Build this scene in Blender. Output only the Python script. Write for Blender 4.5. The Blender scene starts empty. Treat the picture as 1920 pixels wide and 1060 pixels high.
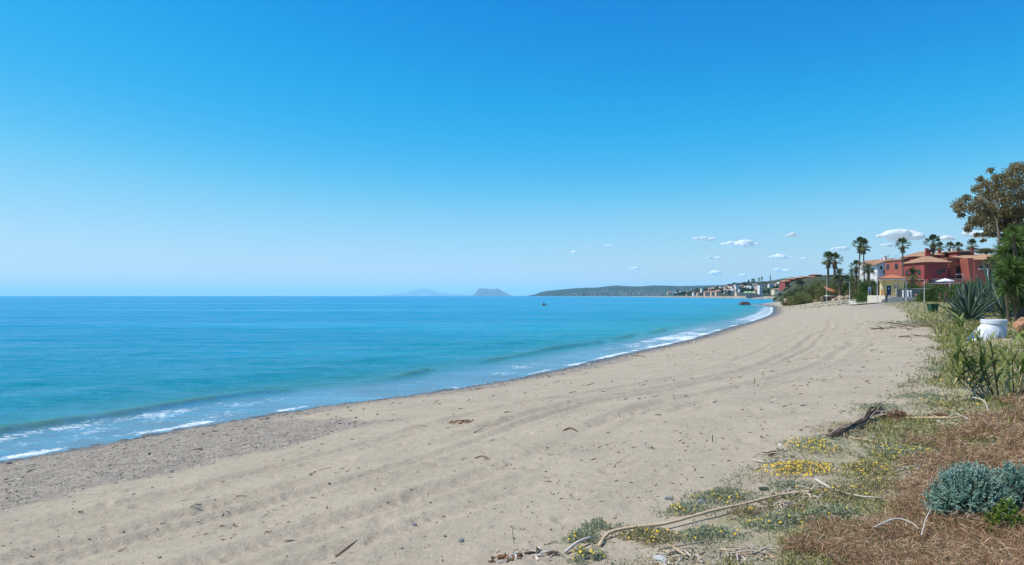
import bpy, bmesh, math, random
import numpy as np
from mathutils import Vector, Matrix

# ------------------------------------------------------------------ camera, sky, sun, exposure
sc = bpy.context.scene
COL = sc.collection
cam_d = bpy.data.cameras.new("camera"); cam = bpy.data.objects.new("camera", cam_d); COL.objects.link(cam)
EYE = 4.0
cam.location = (0, 0, EYE); cam.rotation_euler = (math.radians(90), 0, 0)
cam_d.sensor_width = 36; cam_d.lens = 24; cam_d.shift_y = 25 / 1920
cam_d.clip_start = .05; cam_d.clip_end = 300000
sc.camera = cam
SUN_EL, SUN_AZ = 59.0, -94.0          # azimuth measured from the view direction, negative = to the left
w = bpy.data.worlds.new("World"); sc.world = w; w.use_nodes = True
nt = w.node_tree; nt.nodes.clear()
wo = nt.nodes.new("ShaderNodeOutputWorld"); wb = nt.nodes.new("ShaderNodeBackground")
sky = nt.nodes.new("ShaderNodeTexSky"); sky.sky_type = 'NISHITA'; sky.sun_disc = False
sky.sun_elevation = math.radians(SUN_EL); sky.sun_rotation = math.radians(SUN_AZ)
sky.air_density = 1.0; sky.dust_density = 0.35; sky.ozone_density = 1.2; sky.altitude = 0
# the camera's colour response to the sky: one tone curve per channel (deep, polarised blue overhead, pale at the horizon)
SKY_S = 0.122
vm = nt.nodes.new("ShaderNodeVectorMath"); vm.operation = 'SCALE'; vm.inputs['Scale'].default_value = SKY_S
sp = nt.nodes.new("ShaderNodeSeparateColor"); cb = nt.nodes.new("ShaderNodeCombineColor")
vm2 = nt.nodes.new("ShaderNodeVectorMath"); vm2.operation = 'SCALE'; vm2.inputs['Scale'].default_value = 1 / SKY_S
nt.links.new(sky.outputs[0], vm.inputs[0]); nt.links.new(vm.outputs[0], sp.inputs[0])
for ch, pts in enumerate(([(0, 0), (.15, .002), (.20, .006), (.25, .016), (.32, .06), (.44, .21), (.60, .38), (.75, .50), (1, .62)], [(0, 0), (.2, .15), (.296, .24), (.386, .355), (.48, .445), (.61, .57), (.76, .66), (1, .76)], [(0, 0), (.2, .32), (.4, .58), (.497, .68), (.597, .77), (.70, .82), (1, .88)])):
    fc = nt.nodes.new("ShaderNodeFloatCurve"); cv = fc.mapping.curves[0]
    while len(cv.points) < len(pts): cv.points.new(.5, .5)
    for q, pq in zip(cv.points, pts): q.location = pq
    fc.mapping.update(); nt.links.new(sp.outputs[ch], fc.inputs['Value']); nt.links.new(fc.outputs[0], cb.inputs[ch])
nt.links.new(cb.outputs[0], vm2.inputs[0]); nt.links.new(vm2.outputs[0], wb.inputs[0])
wb.inputs[1].default_value = SKY_S
nt.links.new(wb.outputs[0], wo.inputs[0])
sun_d = bpy.data.lights.new("sun", 'SUN'); sun_d.energy = 5.0; sun_d.angle = math.radians(.53); sun_d.color = (1, .93, .81)
sun = bpy.data.objects.new("sun", sun_d); COL.objects.link(sun)
el, az = math.radians(SUN_EL), math.radians(SUN_AZ)
SUNV = Vector((math.sin(az) * math.cos(el), math.cos(az) * math.cos(el), math.sin(el)))
sun.rotation_euler = SUNV.to_track_quat('Z', 'Y').to_euler()
sc.view_settings.view_transform = 'Standard'; sc.view_settings.look = 'None'
sc.view_settings.exposure = 0.12; sc.view_settings.gamma = 1; sc.view_settings.use_curve_mapping = False
sc.cycles.volume_bounces = 2; sc.cycles.max_bounces = 8; sc.cycles.transparent_max_bounces = 8
sc.cycles.diffuse_bounces = 3; sc.cycles.glossy_bounces = 3
HAZE_DENSITY = 2.9e-5

random.seed(7); rng = np.random.default_rng(7)

# ------------------------------------------------------------------ helpers: objects
def tag(o, label=None, cat=None, group=None, kind=None):
    if label: o['label'] = label
    if cat: o['category'] = cat
    if group: o['group'] = group
    if kind: o['kind'] = kind
    return o
def thing(name, label, cat, loc=(0, 0, 0), group=None, rz=0):
    o = bpy.data.objects.new(name, None); COL.objects.link(o); o.empty_display_size = .2
    o.location = loc; o.rotation_euler = (0, 0, rz)
    return tag(o, label, cat, group)
def link(name, me, parent=None, loc=None):
    o = bpy.data.objects.new(name, me); COL.objects.link(o)
    if parent: o.parent = parent
    if loc is not None: o.location = loc
    return o
def copy_thing(src, loc, rz=0, scale=None, label=None, group=None):
    r = src.copy(); COL.objects.link(r); r.location = loc; r.rotation_euler = (0, 0, rz)
    if scale is not None: r.scale = scale if hasattr(scale, '__len__') else (scale,) * 3
    if label: r['label'] = label
    if group: r['group'] = group
    for ch in list(src.children):
        c = ch.copy(); COL.objects.link(c); c.parent = r
        for g in list(ch.children):
            d = g.copy(); COL.objects.link(d); d.parent = c
    return r
def mesh_np(name, V, F, mat, smooth=False, attrs=None):
    """V (n,3), F (m,k) uniform faces"""
    V = np.asarray(V, np.float32); F = np.asarray(F, np.int32)
    me = bpy.data.meshes.new(name); k = F.shape[1]
    me.vertices.add(len(V)); me.vertices.foreach_set('co', V.ravel())
    me.loops.add(F.size); me.loops.foreach_set('vertex_index', F.ravel())
    me.polygons.add(len(F)); me.polygons.foreach_set('loop_start', np.arange(0, F.size, k, dtype=np.int32))
    try: me.polygons.foreach_set('loop_total', np.full(len(F), k, np.int32))
    except Exception: pass
    me.update(calc_edges=True)
    if smooth: me.polygons.foreach_set('use_smooth', np.ones(len(F), bool))
    if mat: me.materials.append(mat)
    for an, (dom, arr) in (attrs or {}).items():
        a = me.attributes.new(an, 'FLOAT', dom); a.data.foreach_set('value', np.asarray(arr, np.float32).ravel())
    me.validate()
    return me
class MB:
    """collects boxes, tubes, prisms; builds one mesh"""
    def __init__(s): s.v = []; s.f = []; s.m = []; s.n = 0
    def add(s, vs, fs, m=0):
        s.v.extend([tuple(q) for q in vs]); s.f.extend([tuple(i + s.n for i in f) for f in fs]); s.m.extend([m] * len(fs)); s.n += len(vs)
    def box(s, x0, y0, z0, x1, y1, z1, m=0):
        s.add([(x0,y0,z0),(x1,y0,z0),(x1,y1,z0),(x0,y1,z0),(x0,y0,z1),(x1,y0,z1),(x1,y1,z1),(x0,y1,z1)],
              [(0,3,2,1),(4,5,6,7),(0,1,5,4),(1,2,6,5),(2,3,7,6),(3,0,4,7)], m)
    def tube(s, pts, rad, n=8, m=0, cap=True, flat=1.0):
        pts = [Vector(p) for p in pts]; vs = []; fs = []
        if not hasattr(rad, '__len__'): rad = [rad] * len(pts)
        ref = None
        for i, p in enumerate(pts):
            d = (pts[min(i + 1, len(pts) - 1)] - pts[max(i - 1, 0)]).normalized()
            if ref is None: ref = Vector((0, 0, 1)) if abs(d.z) < .9 else Vector((1, 0, 0))
            a = d.cross(ref).normalized(); b = a.cross(d); ref = b
            for k in range(n):
                t = 2 * math.pi * k / n
                vs.append(p + (a * math.cos(t) + b * math.sin(t) * flat) * rad[i])
        for i in range(len(pts) - 1):
            for k in range(n):
                k2 = (k + 1) % n
                fs.append((i*n+k, i*n+k2, (i+1)*n+k2, (i+1)*n+k))
        if cap:
            fs.append(tuple(range(n - 1, -1, -1))); fs.append(tuple((len(pts) - 1) * n + k for k in range(n)))
        s.add(vs, fs, m)
    def lathe(s, prof, n=24, c=(0, 0), m=0, closed=True):
        vs = []; fs = []
        for r, z in prof:
            for k in range(n):
                t = 2 * math.pi * k / n; vs.append((c[0] + r * math.cos(t), c[1] + r * math.sin(t), z))
        for i in range(len(prof) - 1):
            for k in range(n):
                k2 = (k + 1) % n; fs.append((i*n+k, i*n+k2, (i+1)*n+k2, (i+1)*n+k))
        if closed:
            fs.append(tuple(range(n - 1, -1, -1))); fs.append(tuple((len(prof) - 1) * n + k for k in range(n)))
        s.add(vs, fs, m)
    def mesh(s, name, mats, smooth=False):
        me = bpy.data.meshes.new(name); me.from_pydata(s.v, [], s.f)
        for mt in (mats if isinstance(mats, (list, tuple)) else [mats]): me.materials.append(mt)
        me.polygons.foreach_set('material_index', s.m)
        if smooth: me.polygons.foreach_set('use_smooth', [True] * len(s.f))
        me.update(); return me
    def build(s, name, mats, parent=None, loc=None, smooth=False):
        return link(name, s.mesh(name, mats, smooth), parent, loc)

# ------------------------------------------------------------------ helpers: materials
def N(nt, t, **kw):
    n = nt.nodes.new(t)
    for k, v in kw.items():
        if k in n.inputs: n.inputs[k].default_value = v
        else: setattr(n, k, v)
    return n
def c4(c): return (c[0], c[1], c[2], 1)
def new_mat(name):
    m = bpy.data.materials.new(name); m.use_nodes = True; nt = m.node_tree; nt.nodes.clear()
    out = nt.nodes.new("ShaderNodeOutputMaterial"); return m, nt, out
def plain(name, c1, c2=None, scale=4, rough=.8, bump=.15, bscale=None, spec=.3, obj_var=0.0, metal=0):
    """two-tone noise colour with fine relief, in object space"""
    m, nt, out = new_mat(name); L = nt.links.new
    c2 = c2 or tuple(x * .75 for x in c1)
    tc = N(nt, "ShaderNodeTexCoord"); b = N(nt, "ShaderNodeBsdfPrincipled", Roughness=rough, Metallic=metal)
    b.inputs['Specular IOR Level'].default_value = spec
    no = N(nt, "ShaderNodeTexNoise", Scale=scale, Detail=6, Roughness=.65); L(tc.outputs['Object'], no.inputs['Vector'])
    mr = N(nt, "ShaderNodeMapRange"); mr.inputs[1].default_value = .35; mr.inputs[2].default_value = .65; L(no.outputs[0], mr.inputs[0])
    mx = N(nt, "ShaderNodeMixRGB"); mx.inputs[1].default_value = c4(c1); mx.inputs[2].default_value = c4(c2); L(mr.outputs[0], mx.inputs[0])
    col = mx.outputs[0]
    if obj_var:
        oi = N(nt, "ShaderNodeObjectInfo"); h = N(nt, "ShaderNodeHueSaturation"); m2 = N(nt, "ShaderNodeMapRange")
        m2.inputs[3].default_value = 1 - obj_var; m2.inputs[4].default_value = 1 + obj_var
        L(oi.outputs['Random'], m2.inputs[0]); L(m2.outputs[0], h.inputs['Value']); L(col, h.inputs['Color']); col = h.outputs[0]
    L(col, b.inputs['Base Color'])
    bn = N(nt, "ShaderNodeTexNoise", Scale=bscale or scale * 5, Detail=4); L(tc.outputs['Object'], bn.inputs['Vector'])
    bu = N(nt, "ShaderNodeBump", Strength=bump, Distance=.02); L(bn.outputs[0], bu.inputs['Height']); L(bu.outputs[0], b.inputs['Normal'])
    L(b.outputs[0], out.inputs[0]); return m
def leafmat(name, cols, transl=.3, rough=.55, spec=.25, cscale=1.0):
    """colour picked by the per-leaf 'tint' attribute through a ramp, plus clump variation"""
    m, nt, out = new_mat(name); L = nt.links.new
    at = N(nt, "ShaderNodeAttribute"); at.attribute_name = 'tint'
    tc = N(nt, "ShaderNodeTexCoord"); no = N(nt, "ShaderNodeTexNoise", Scale=cscale, Detail=2); L(tc.outputs['Object'], no.inputs['Vector'])
    oi = N(nt, "ShaderNodeObjectInfo")
    ad = N(nt, "ShaderNodeMath", operation='MULTIPLY_ADD'); L(no.outputs[0], ad.inputs[0]); ad.inputs[1].default_value = .8; L(at.outputs['Fac'], ad.inputs[2])
    ad2 = N(nt, "ShaderNodeMath", operation='MULTIPLY_ADD'); L(oi.outputs['Random'], ad2.inputs[0]); ad2.inputs[1].default_value = .2; L(ad.outputs[0], ad2.inputs[2])
    su = N(nt, "ShaderNodeMath", operation='SUBTRACT'); L(ad2.outputs[0], su.inputs[0]); su.inputs[1].default_value = .5
    r = N(nt, "ShaderNodeValToRGB"); L(su.outputs[0], r.inputs[0]); e = r.color_ramp.elements
    while len(e) < len(cols): e.new(.5)
    for i, c in enumerate(cols): e[i].position = i / (len(cols) - 1); e[i].color = c4(c)
    b = N(nt, "ShaderNodeBsdfPrincipled", Roughness=rough); b.inputs['Specular IOR Level'].default_value = spec
    t = N(nt, "ShaderNodeBsdfTranslucent"); mx = N(nt, "ShaderNodeMixShader"); mx.inputs[0].default_value = transl
    L(r.outputs[0], b.inputs['Base Color']); L(r.outputs[0], t.inputs['Color'])
    L(b.outputs[0], mx.inputs[1]); L(t.outputs[0], mx.inputs[2]); L(mx.outputs[0], out.inputs[0]); return m

# ------------------------------------------------------------------ the lie of the land
def vnoise(x, y, seed=0):
    xi = np.floor(x).astype(np.int64); yi = np.floor(y).astype(np.int64); fx = x - xi; fy = y - yi
    fx = fx * fx * (3 - 2 * fx); fy = fy * fy * (3 - 2 * fy)
    def hsh(a, b):
        h = (a * 374761393 + b * 668265263 + seed * 974634777) & 0xffffffff
        h = ((h ^ (h >> 13)) * 1274126177) & 0xffffffff
        return ((h ^ (h >> 16)) & 0xffff) / 65535.0
    return (hsh(xi, yi) * (1 - fx) + hsh(xi + 1, yi) * fx) * (1 - fy) + (hsh(xi, yi + 1) * (1 - fx) + hsh(xi + 1, yi + 1) * fx) * fy
def fbm(x, y, seed=0, oct=3):
    a = 0; s = 1; t = 0
    for o in range(oct): a = a + s * vnoise(x * 2**o, y * 2**o, seed + o); t += s; s *= .5
    return a / t
def cells(x, y, size, seed):
    """jittered dimples: sum of round gaussian pits, -1..0"""
    X = x / size; Y = y / size; xi = np.floor(X).astype(np.int64); yi = np.floor(Y).astype(np.int64); acc = np.zeros_like(X)
    def hsh(a, b, k):
        h = (a * 374761393 + b * 668265263 + (seed * 7 + k) * 974634777) & 0xffffffff
        h = ((h ^ (h >> 13)) * 1274126177) & 0xffffffff
        return ((h ^ (h >> 16)) & 0xffff) / 65535.0
    for dx in (-1, 0, 1):
        for dy in (-1, 0, 1):
            a = xi + dx; b = yi + dy
            cx = a + hsh(a, b, 1); cy = b + hsh(a, b, 2); r = .16 + .14 * hsh(a, b, 3); on = (hsh(a, b, 4) > .42)
            th = hsh(a, b, 5) * 3.14; c, s_ = np.cos(th), np.sin(th)
            u = (X - cx) * c + (Y - cy) * s_; v = (-(X - cx) * s_ + (Y - cy) * c) * 1.7
            d2 = (u * u + v * v) / (r * r)
            acc += on * (-np.exp(-d2 * 1.5) + .35 * np.exp(-(np.sqrt(d2) - 1.5)**2 * 4)) * hsh(a, b, 6)
    return acc
def poly_sd(x, y, P):
    """signed distance to polyline (positive to its right) and arc position"""
    P = np.asarray(P, float); shp = np.shape(x); x = np.ravel(x).astype(float); y = np.ravel(y).astype(float)
    best = np.full(x.shape, 1e18); sg = np.ones(x.shape); ss = np.zeros(x.shape); cum = 0
    for i in range(len(P) - 1):
        ax, ay = P[i]; bx, by = P[i + 1]; dx, dy = bx - ax, by - ay; Ln = math.hypot(dx, dy)
        t = np.clip(((x - ax) * dx + (y - ay) * dy) / (Ln * Ln), 0, 1)
        qx = x - ax - t * dx; qy = y - ay - t * dy; d = qx * qx + qy * qy
        cr = dx * (y - ay) - dy * (x - ax)
        m = d < best - 1e-9
        best = np.where(m, d, best); sg = np.where(m, np.where(cr < 0, 1., -1.), sg); ss = np.where(m, cum + t * Ln, ss); cum += Ln
    return (np.sqrt(best) * sg).reshape(shp), ss.reshape(shp)
def smooth_poly(P, it=2):
    P = [tuple(p) for p in P]
    for _ in range(it):
        Q = [P[0]]
        for a, b in zip(P[:-1], P[1:]):
            Q.append((a[0]*.75+b[0]*.25, a[1]*.75+b[1]*.25)); Q.append((a[0]*.25+b[0]*.75, a[1]*.25+b[1]*.75))
        Q.append(P[-1]); P = Q
    return P
SHORE = smooth_poly([(-190,-260),(-39.8,-25),(-12.6,15.9),(-10.2,20.3),(-7.6,24),(-4.6,26.9),(-1.2,30.9),(2.9,37.9),(7,46),(15.1,60.2),(24.8,81),
         (40.9,113.8),(59,155),(78,205),(91,238),(101,270),(108,298),(114,322),(128,338),(165,350),(225,400),(262,470),(280,590),(291,731),(318,853),(338,1000),(372,1250),
         (440,1800),(530,2560),(690,3938),(690,5120),(420,7600),(240,8300),(300,8700),(1500,10000),(9000,16000),(60000,50000)], 1)
VEG = smooth_poly([(-7,-6),(-1.6,1.9),(.3,4.4),(1.4,5.6),(2.6,7.1),(4.4,9.4),(9.3,15.4),(16.5,27),(23,38),(30,52),(48,85),(62,116),(75,118),(110,150),(150,300)], 1)
BROWN = smooth_poly([(-3,-3),(.6,2.6),(1.35,3.9),(2.3,5.0),(3.6,6.2),(5.2,8.3),(7.2,10.2),(10.5,13),(20,20),(60,60)], 1)
def sstep(x, a, b):
    t = np.clip((x - a) / (b - a), 0, 1); return t * t * (3 - 2 * t)
def hgt(x, y, fine=True, full=False):
    x = np.asarray(x, float); y = np.asarray(y, float)
    sd, s = poly_sd(x, y, SHORE)
    h = np.interp(sd, [-400, -60, -10, 0, 1.5, 4, 8.5, 14, 20, 30, 80], [-9, -5, -1.2, 0, .2, .52, 1.08, 1.72, 2.25, 2.5, 2.8])
    inl = sstep(sd, 6, 24)
    h = h + inl * np.interp(y, [35, 120, 170, 800, 2000], [0, .6, .9, .9, 0])
    h = h + 5 * sstep(sd, 28, 48) * sstep(y, 140, 180) * (1 - sstep(y, 300, 600)) + 3 * sstep(sd, 30, 48) * sstep(y, 180, 215) * (1 - sstep(y, 300, 600))
    ve, _ = poly_sd(x, y, VEG)
    if fine:
        R = np.hypot(x, y); near = 1 - sstep(R, 60, 160); on = sstep(sd, .3, 3)
        gr = gravel_mask(x, y, sd)
        h = h + on * near * (.055 * (fbm(x / 4.2, y / 4.2, 3) - .5) + .045 * (fbm(x / .8, y / .8, 9) - .5))
        pit = near * sstep(sd, 3, 7) * (1 - .6 * sstep(ve, 0, 1)) * (1 - gr * .6)
        h = h + pit * (.036 * cells(x, y, .5, 1) * sstep(fbm(x / 3, y / 3, 15), .35, .6) + .028 * cells(x + 31, y + 7, .8, 2) + .018 * cells(x + 3, y + 9, .27, 4))
        # tyre tracks that follow the shore
        wob = .5 * (fbm(s / 9, s * 0, 5) - .5)
        for c, wdt, dep in ((10.2, .15, .05), (11.9, .2, .08), (12.5, .13, .045), (14.1, .18, .065), (15.0, .12, .035)):
            dd = sd - c - wob * (1 + .3 * (c - 11))
            fade = sstep(fbm(s / 6, s * 0 + c, 21), .2, .45)
            cut = np.exp(-(dd / wdt)**2); rim = np.exp(-((np.abs(dd) - wdt * 2.0) / (wdt * .8))**2)
            h = h + near * (1 - sstep(ve, -.3, .3)) * fade * dep * (-cut * (.9 + .2 * np.sin(s * 42)) + .55 * rim)
        # heavy-plant scrapes on the gravel berm and clods
        h = h + gr * (.09 * (fbm(x / .3, y / .3, 33) - .5) + .05 * (fbm(x / 1.5, y / .9, 41) - .5))
        h = h + near * sstep(ve, .2, 1.2) * (.09 * (fbm(x / 1.3, y / 1.3, 51) - .45) + .03 * (fbm(x / .25, y / .25, 55) - .5))
    return (h, sd, s, ve) if full else h
S_END = None
def gravel_mask(x, y, sd):
    n = fbm(x / 1.6, y / 1.6, 61); n2 = fbm(x / .5, y / .5, 65)
    # the churned gravel patch at the left, its rounded end at about (-2.6, 18)
    e = np.hypot((x + 6.5) / 1, (y - 13.5) / 1)
    along = (x + 2.9) * .573 + (y - 17.5) * .82
    a = sstep(9.0 - sd + (n - .5) * 1.4 + (n2 - .5) * .8, 0, .7) * sstep(sd, .1, .5) * sstep(-along + (n - .5) * 2 - sd * .05, 0, .8) 
    b = (1 - sstep(sd + (n - .5) * 1.6, 2.0, 3.6)) * sstep(sd, -.5, .1) 
    return np.clip(np.maximum(a, b), 0, 1)
def at(u, v, zoff=0.0):
    """where the line of sight through photo pixel (u, v) meets the ground"""
    Y = np.exp(np.linspace(math.log(1.5), math.log(900), 900)); X = (u - 960) / 1280 * Y; Z = EYE - (v - 555) / 1280 * Y
    g = hgt(X, Y, False) + zoff; k = np.argmax(Z < g)
    if k == 0: k = len(Y) - 1
    a = k - 1; d0 = Z[a] - g[a]; d1 = Z[k] - g[k]; t = d0 / (d0 - d1) if d0 != d1 else 0
    y = Y[a] + (Y[k] - Y[a]) * t; x = (u - 960) / 1280 * y
    return float(x), float(y), float(hgt(np.array([x]), np.array([y]))[0])
def pt(u, v, Y): return ((u - 960) / 1280 * Y, Y, EYE - (v - 555) / 1280 * Y)
def gz(x, y): return float(hgt(np.array([x]), np.array([y]))[0])

# ------------------------------------------------------------------ ground
def polar(angs, rads):
    A, R = np.meshgrid(angs, rads, indexing='ij'); na, nr = A.shape
    x = (np.sin(A) * R).ravel(); y = (np.cos(A) * R).ravel()
    i = np.arange(na)[:, None]; j = np.arange(nr - 1)[None, :]; i2 = (i + 1) % na
    F = np.stack([i * nr + j, i * nr + j + 1, i2 * nr + j + 1, i2 * nr + j], -1).reshape(-1, 4)
    return x, y, F
D = math.radians
angs = np.concatenate([np.linspace(D(-48), D(48), 620), np.linspace(D(50), D(310), 60)])
rads = np.concatenate([np.geomspace(.4, 3.2, 30, endpoint=False), np.geomspace(3.2, 36, 360, endpoint=False), np.geomspace(36, 220, 120, endpoint=False), np.geomspace(220, 60000, 90)])
x, y, F = polar(angs, rads)
h, sd, s, ve = hgt(x, y, True, True)
br, _ = poly_sd(x, y, BROWN)
def ground_material():
    m, nt, out = new_mat("beach sand and soil"); L = nt.links.new
    def attr(n):
        a = N(nt, "ShaderNodeAttribute"); a.attribute_name = n; return a.outputs['Fac']
    tc = N(nt, "ShaderNodeTexCoord").outputs['Object']
    def noise(sc_, det=4, ro=.6):
        n = N(nt, "ShaderNodeTexNoise", Scale=sc_, Detail=det, Roughness=ro); L(tc, n.inputs['Vector']); return n.outputs[0]
    def rng_(v, a, b, c=0, d=1):
        r = N(nt, "ShaderNodeMapRange"); L(v, r.inputs[0])
        for i, q in enumerate((a, b, c, d)): r.inputs[i + 1].default_value = q
        return r.outputs[0]
    def mix(f, a, b):
        r = N(nt, "ShaderNodeMixRGB")
        for i, q in ((0, f), (1, a), (2, b)):
            if isinstance(q, (tuple, float, int)): r.inputs[i].default_value = c4(q) if isinstance(q, tuple) else q
            else: L(q, r.inputs[i])
        return r.outputs[0]
    def mul(a, b):
        r = N(nt, "ShaderNodeMath", operation='MULTIPLY')
        for i, q in ((0, a), (1, b)):
            if isinstance(q, (int, float)): r.inputs[i].default_value = q
            else: L(q, r.inputs[i])
        return r.outputs[0]
    sand = mix(rng_(noise(.9, 5), .35, .65), (.378, .320, .238), (.305, .257, .19))
    sand = mix(rng_(noise(9, 6, .8), .45, .75), sand, (.43, .362, .272))
    sand = mix(mul(rng_(noise(14, 5, .8), .55, .7), .45), sand, (.22, .185, .145))
    sand = mix(mul(rng_(noise(70, 3, .8), .56, .72), .6), sand, (.16, .13, .10))
    sand = mix(mul(rng_(noise(38, 2, .7), .62, .72), .6), sand, (.55, .5, .42))
    # pebbles
    vo = N(nt, "ShaderNodeTexVoronoi", Scale=26); L(tc, vo.inputs['Vector'])
    pr = N(nt, "ShaderNodeValToRGB"); e = pr.color_ramp.elements
    sep = N(nt, "ShaderNodeSeparateColor"); L(vo.outputs['Color'], sep.inputs[0]); L(sep.outputs[0], pr.inputs[0])
    for i, (p, c) in enumerate(((0, (.13, .12, .11)), (.3, (.23, .20, .165)), (.6, (.28, .25, .21)), (.8, (.32, .26, .2)), (1, (.52, .48, .42)))):
        if i > 1: e.new(p)
    for i, (p, c) in enumerate(((0, (.13, .12, .11)), (.3, (.23, .20, .165)), (.6, (.28, .25, .21)), (.8, (.32, .26, .2)), (1, (.52, .48, .42)))):
        e[i].position = p; e[i].color = c4(c)
    grav = mix(.4, pr.outputs[0], mix(rng_(noise(2.6, 5, .75), .38, .62), (.15, .125, .098), (.34, .29, .225)))
    col = mix(attr('gravel'), sand, grav)
    # rust-brown weed and reed scraps lying in drifts
    scr = mul(rng_(noise(3.2, 6, .85), .60, .68), attr('scraps'))
    col = mix(mul(scr, .7), col, (.17, .09, .045))
    # grey shingle pad far up the beach
    col = mix(attr('pad'), col, mix(rng_(noise(3, 5, .8), .4, .6), (.27, .25, .23), (.20, .185, .17)))
    # soil and litter below the plants
    dirt = mix(rng_(noise(7, 6, .8), .4, .6), (.26, .17, .10), (.36, .27, .18))
    gsoil = mix(rng_(noise(1.2, 5, .7), .4, .6), (.17, .18, .05), (.31, .27, .17))
    vmask = mul(attr('veg'), rng_(noise(1.6, 6, .75), .38, .56))
    col = mix(vmask, col, gsoil)
    col = mix(mul(attr('brown'), rng_(noise(2.6, 6, .75), .25, .5)), col, dirt)
    col = mix(attr('wet'), col, mix(.72, col, (.055, .048, .045)))
    hill = mix(rng_(noise(.02, 8, .8), .4, .6), (.03, .05, .02), (.10, .09, .05))
    col = mix(attr('far'), col, hill)
    b = N(nt, "ShaderNodeBsdfPrincipled"); L(col, b.inputs['Base Color']); b.inputs['Specular IOR Level'].default_value = .25
    L(rng_(attr('wet'), 0, 1, .92, .35), b.inputs['Roughness'])
    hh = N(nt, "ShaderNodeMath", operation='ADD'); L(mul(noise(28, 6, .75), .03), hh.inputs[0])
    h2 = N(nt, "ShaderNodeMath", operation='MULTIPLY_ADD'); L(vo.outputs['Distance'], h2.inputs[0]); L(mul(attr('gravel'), -.035), h2.inputs[1]); L(mul(noise(4.5, 5, .65), .10), h2.inputs[2])
    L(h2.outputs[0], hh.inputs[1])
    bu = N(nt, "ShaderNodeBump", Strength=.6, Distance=1.0); L(hh.outputs[0], bu.inputs['Height']); L(bu.outputs[0], b.inputs['Normal'])
    L(b.outputs[0], out.inputs[0]); return m
grv = gravel_mask(x, y, sd); R = np.hypot(x, y)
pad = sstep(x - (62 - (y - 100) * -.42), -14, -2) * sstep(y, 80, 100) * (1 - sstep(y, 175, 200)) * sstep(fbm(x / 6, y / 6, 71), .2, .5)
scr = np.exp(-((sd - 2.6) / .9)**2) + .5 * np.exp(-((sd - 7.2) / 1.0)**2) + .25 * np.exp(-((sd - 9.5) / 1.2)**2)
me = mesh_np("beach", np.stack([x, y, h], 1), F, ground_material(), True,
    dict(gravel=('POINT', grv), veg=('POINT', sstep(ve + (fbm(x / .7, y / .7, 81) - .5) * 1.6, -.1, 1.2) * (1 - sstep(y, 320, 420))), brown=('POINT', sstep(br, -.3, .5) * (1 - sstep(R, 16, 24))),
         wet=('POINT', 1 - sstep(sd + (fbm(x / 1.1, y / 1.1, 91) - .5) * .8, .55, 1.35 + 1.3 * sstep(R, 18, 60))), pad=('POINT', pad), far=('POINT', sstep(R, 600, 900) * sstep(sd, 25, 60)), scraps=('POINT', scr)))
tag(link("beach", me), "sandy beach with gravel, tyre tracks and dry litter", kind='structure')

# ------------------------------------------------------------------ sea
angs = np.concatenate([np.linspace(D(-50), D(34), 460), np.linspace(D(36), D(308), 60)])
rads = np.concatenate([np.geomspace(9, 70, 330, endpoint=False), np.geomspace(70, 400, 130, endpoint=False), np.geomspace(400, 90000, 60)])
x, y, F = polar(angs, rads); sd, s = poly_sd(x, y, SHORE); R = np.hypot(x, y)
dist = -sd
z = .03 + .035 * (fbm(s / 1.3, dist / 3, 101) - .5) * sstep(sd, -4, 0) + .05 * (fbm(s / 2.6, s * 0, 103) - .5) * sstep(sd, -2.5, 0)
near = 1 - sstep(R, 150, 400)
z = z + near * sstep(dist, 5, 12) * (.10 * (fbm(x / 5, y / 3, 111) - .5) + .05 * (fbm(x / 1.1, y / .8, 115) - .5))
# small breaking wave: height varies along the shore
crest = 4.1 + 2.2 * (fbm(s / 9, s * 0, 121) - .5) + .5 * (fbm(s / 2.2, s * 0, 125) - .5) + np.interp(s, [0, 330, 345, 380], [0, 0, .8, 2])
amp = (.02 + .14 * sstep(fbm(s / 6, s * 0 + 4, 131), .30, .62)) * (.6 + .7 * fbm(s / 1.4, s * 0 + 2, 163)) * (1 - sstep(R, 90, 160))
dd = dist - crest
prof = np.where(dd < 0, np.exp(-(dd / .26)**2), np.exp(-(dd / .8)**2))
z = z + amp * prof
dd2 = dist - crest - 6.5 - 2 * (fbm(s / 14, s * 0, 135) - .5)
z = z + .10 * np.exp(-(dd2 / 1.3)**2) * (1 - sstep(R, 90, 160))
face = np.clip(1.2 * np.exp(-((dd - .1) / (.25 + .55 * fbm(s / 2.5, s * 0, 137)))**2) * sstep(amp, .03, .10) * (.35 + .65 * sstep(fbm(s / 1.6, s * 0 + 2, 161), .3, .55)), 0, 1) + .45 * np.exp(-((dist - crest - 1.6 + 1.2 * fbm(s / 4, s * 0, 139)) / .3)**2) * sstep(fbm(s / 5, s * 0 + 9, 141), .45, .6)
face = np.clip(face, 0, 1) * (1 - sstep(R, 70, 110))
u_ = x / np.maximum(y, 1)
foam = (1 - sstep(dist, 2.6, 4.2)) * (.25 + .16 * (fbm(s / 3, dist / 1.5, 151) - .5)) * (1 - .55 * sstep(R, 60, 100)) + np.exp(-((dd + .35) / .35)**2) * .11 * sstep(amp, .03, .1) + np.exp(-((dd + .8) / .5)**2) * .10
foam = foam + sstep(R, 42, 70) * (1 - sstep(dist, 2, 6)) * .12 + sstep(R, 90, 130) * (1 - sstep(dist, 2.5, 9)) * (1 - sstep(R, 230, 300)) * .12
foam = foam * (1 - sstep(R, 330, 520)) + .125 * np.exp(-((dist - .15) / .22)**2) * sstep(fbm(s / 2.4, s * 0, 171), .3, .65) * (1 - sstep(R, 330, 520))
foam = foam + sstep(R, 330, 520) * (1 - sstep(dist, 2, 6)) * .3
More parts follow.
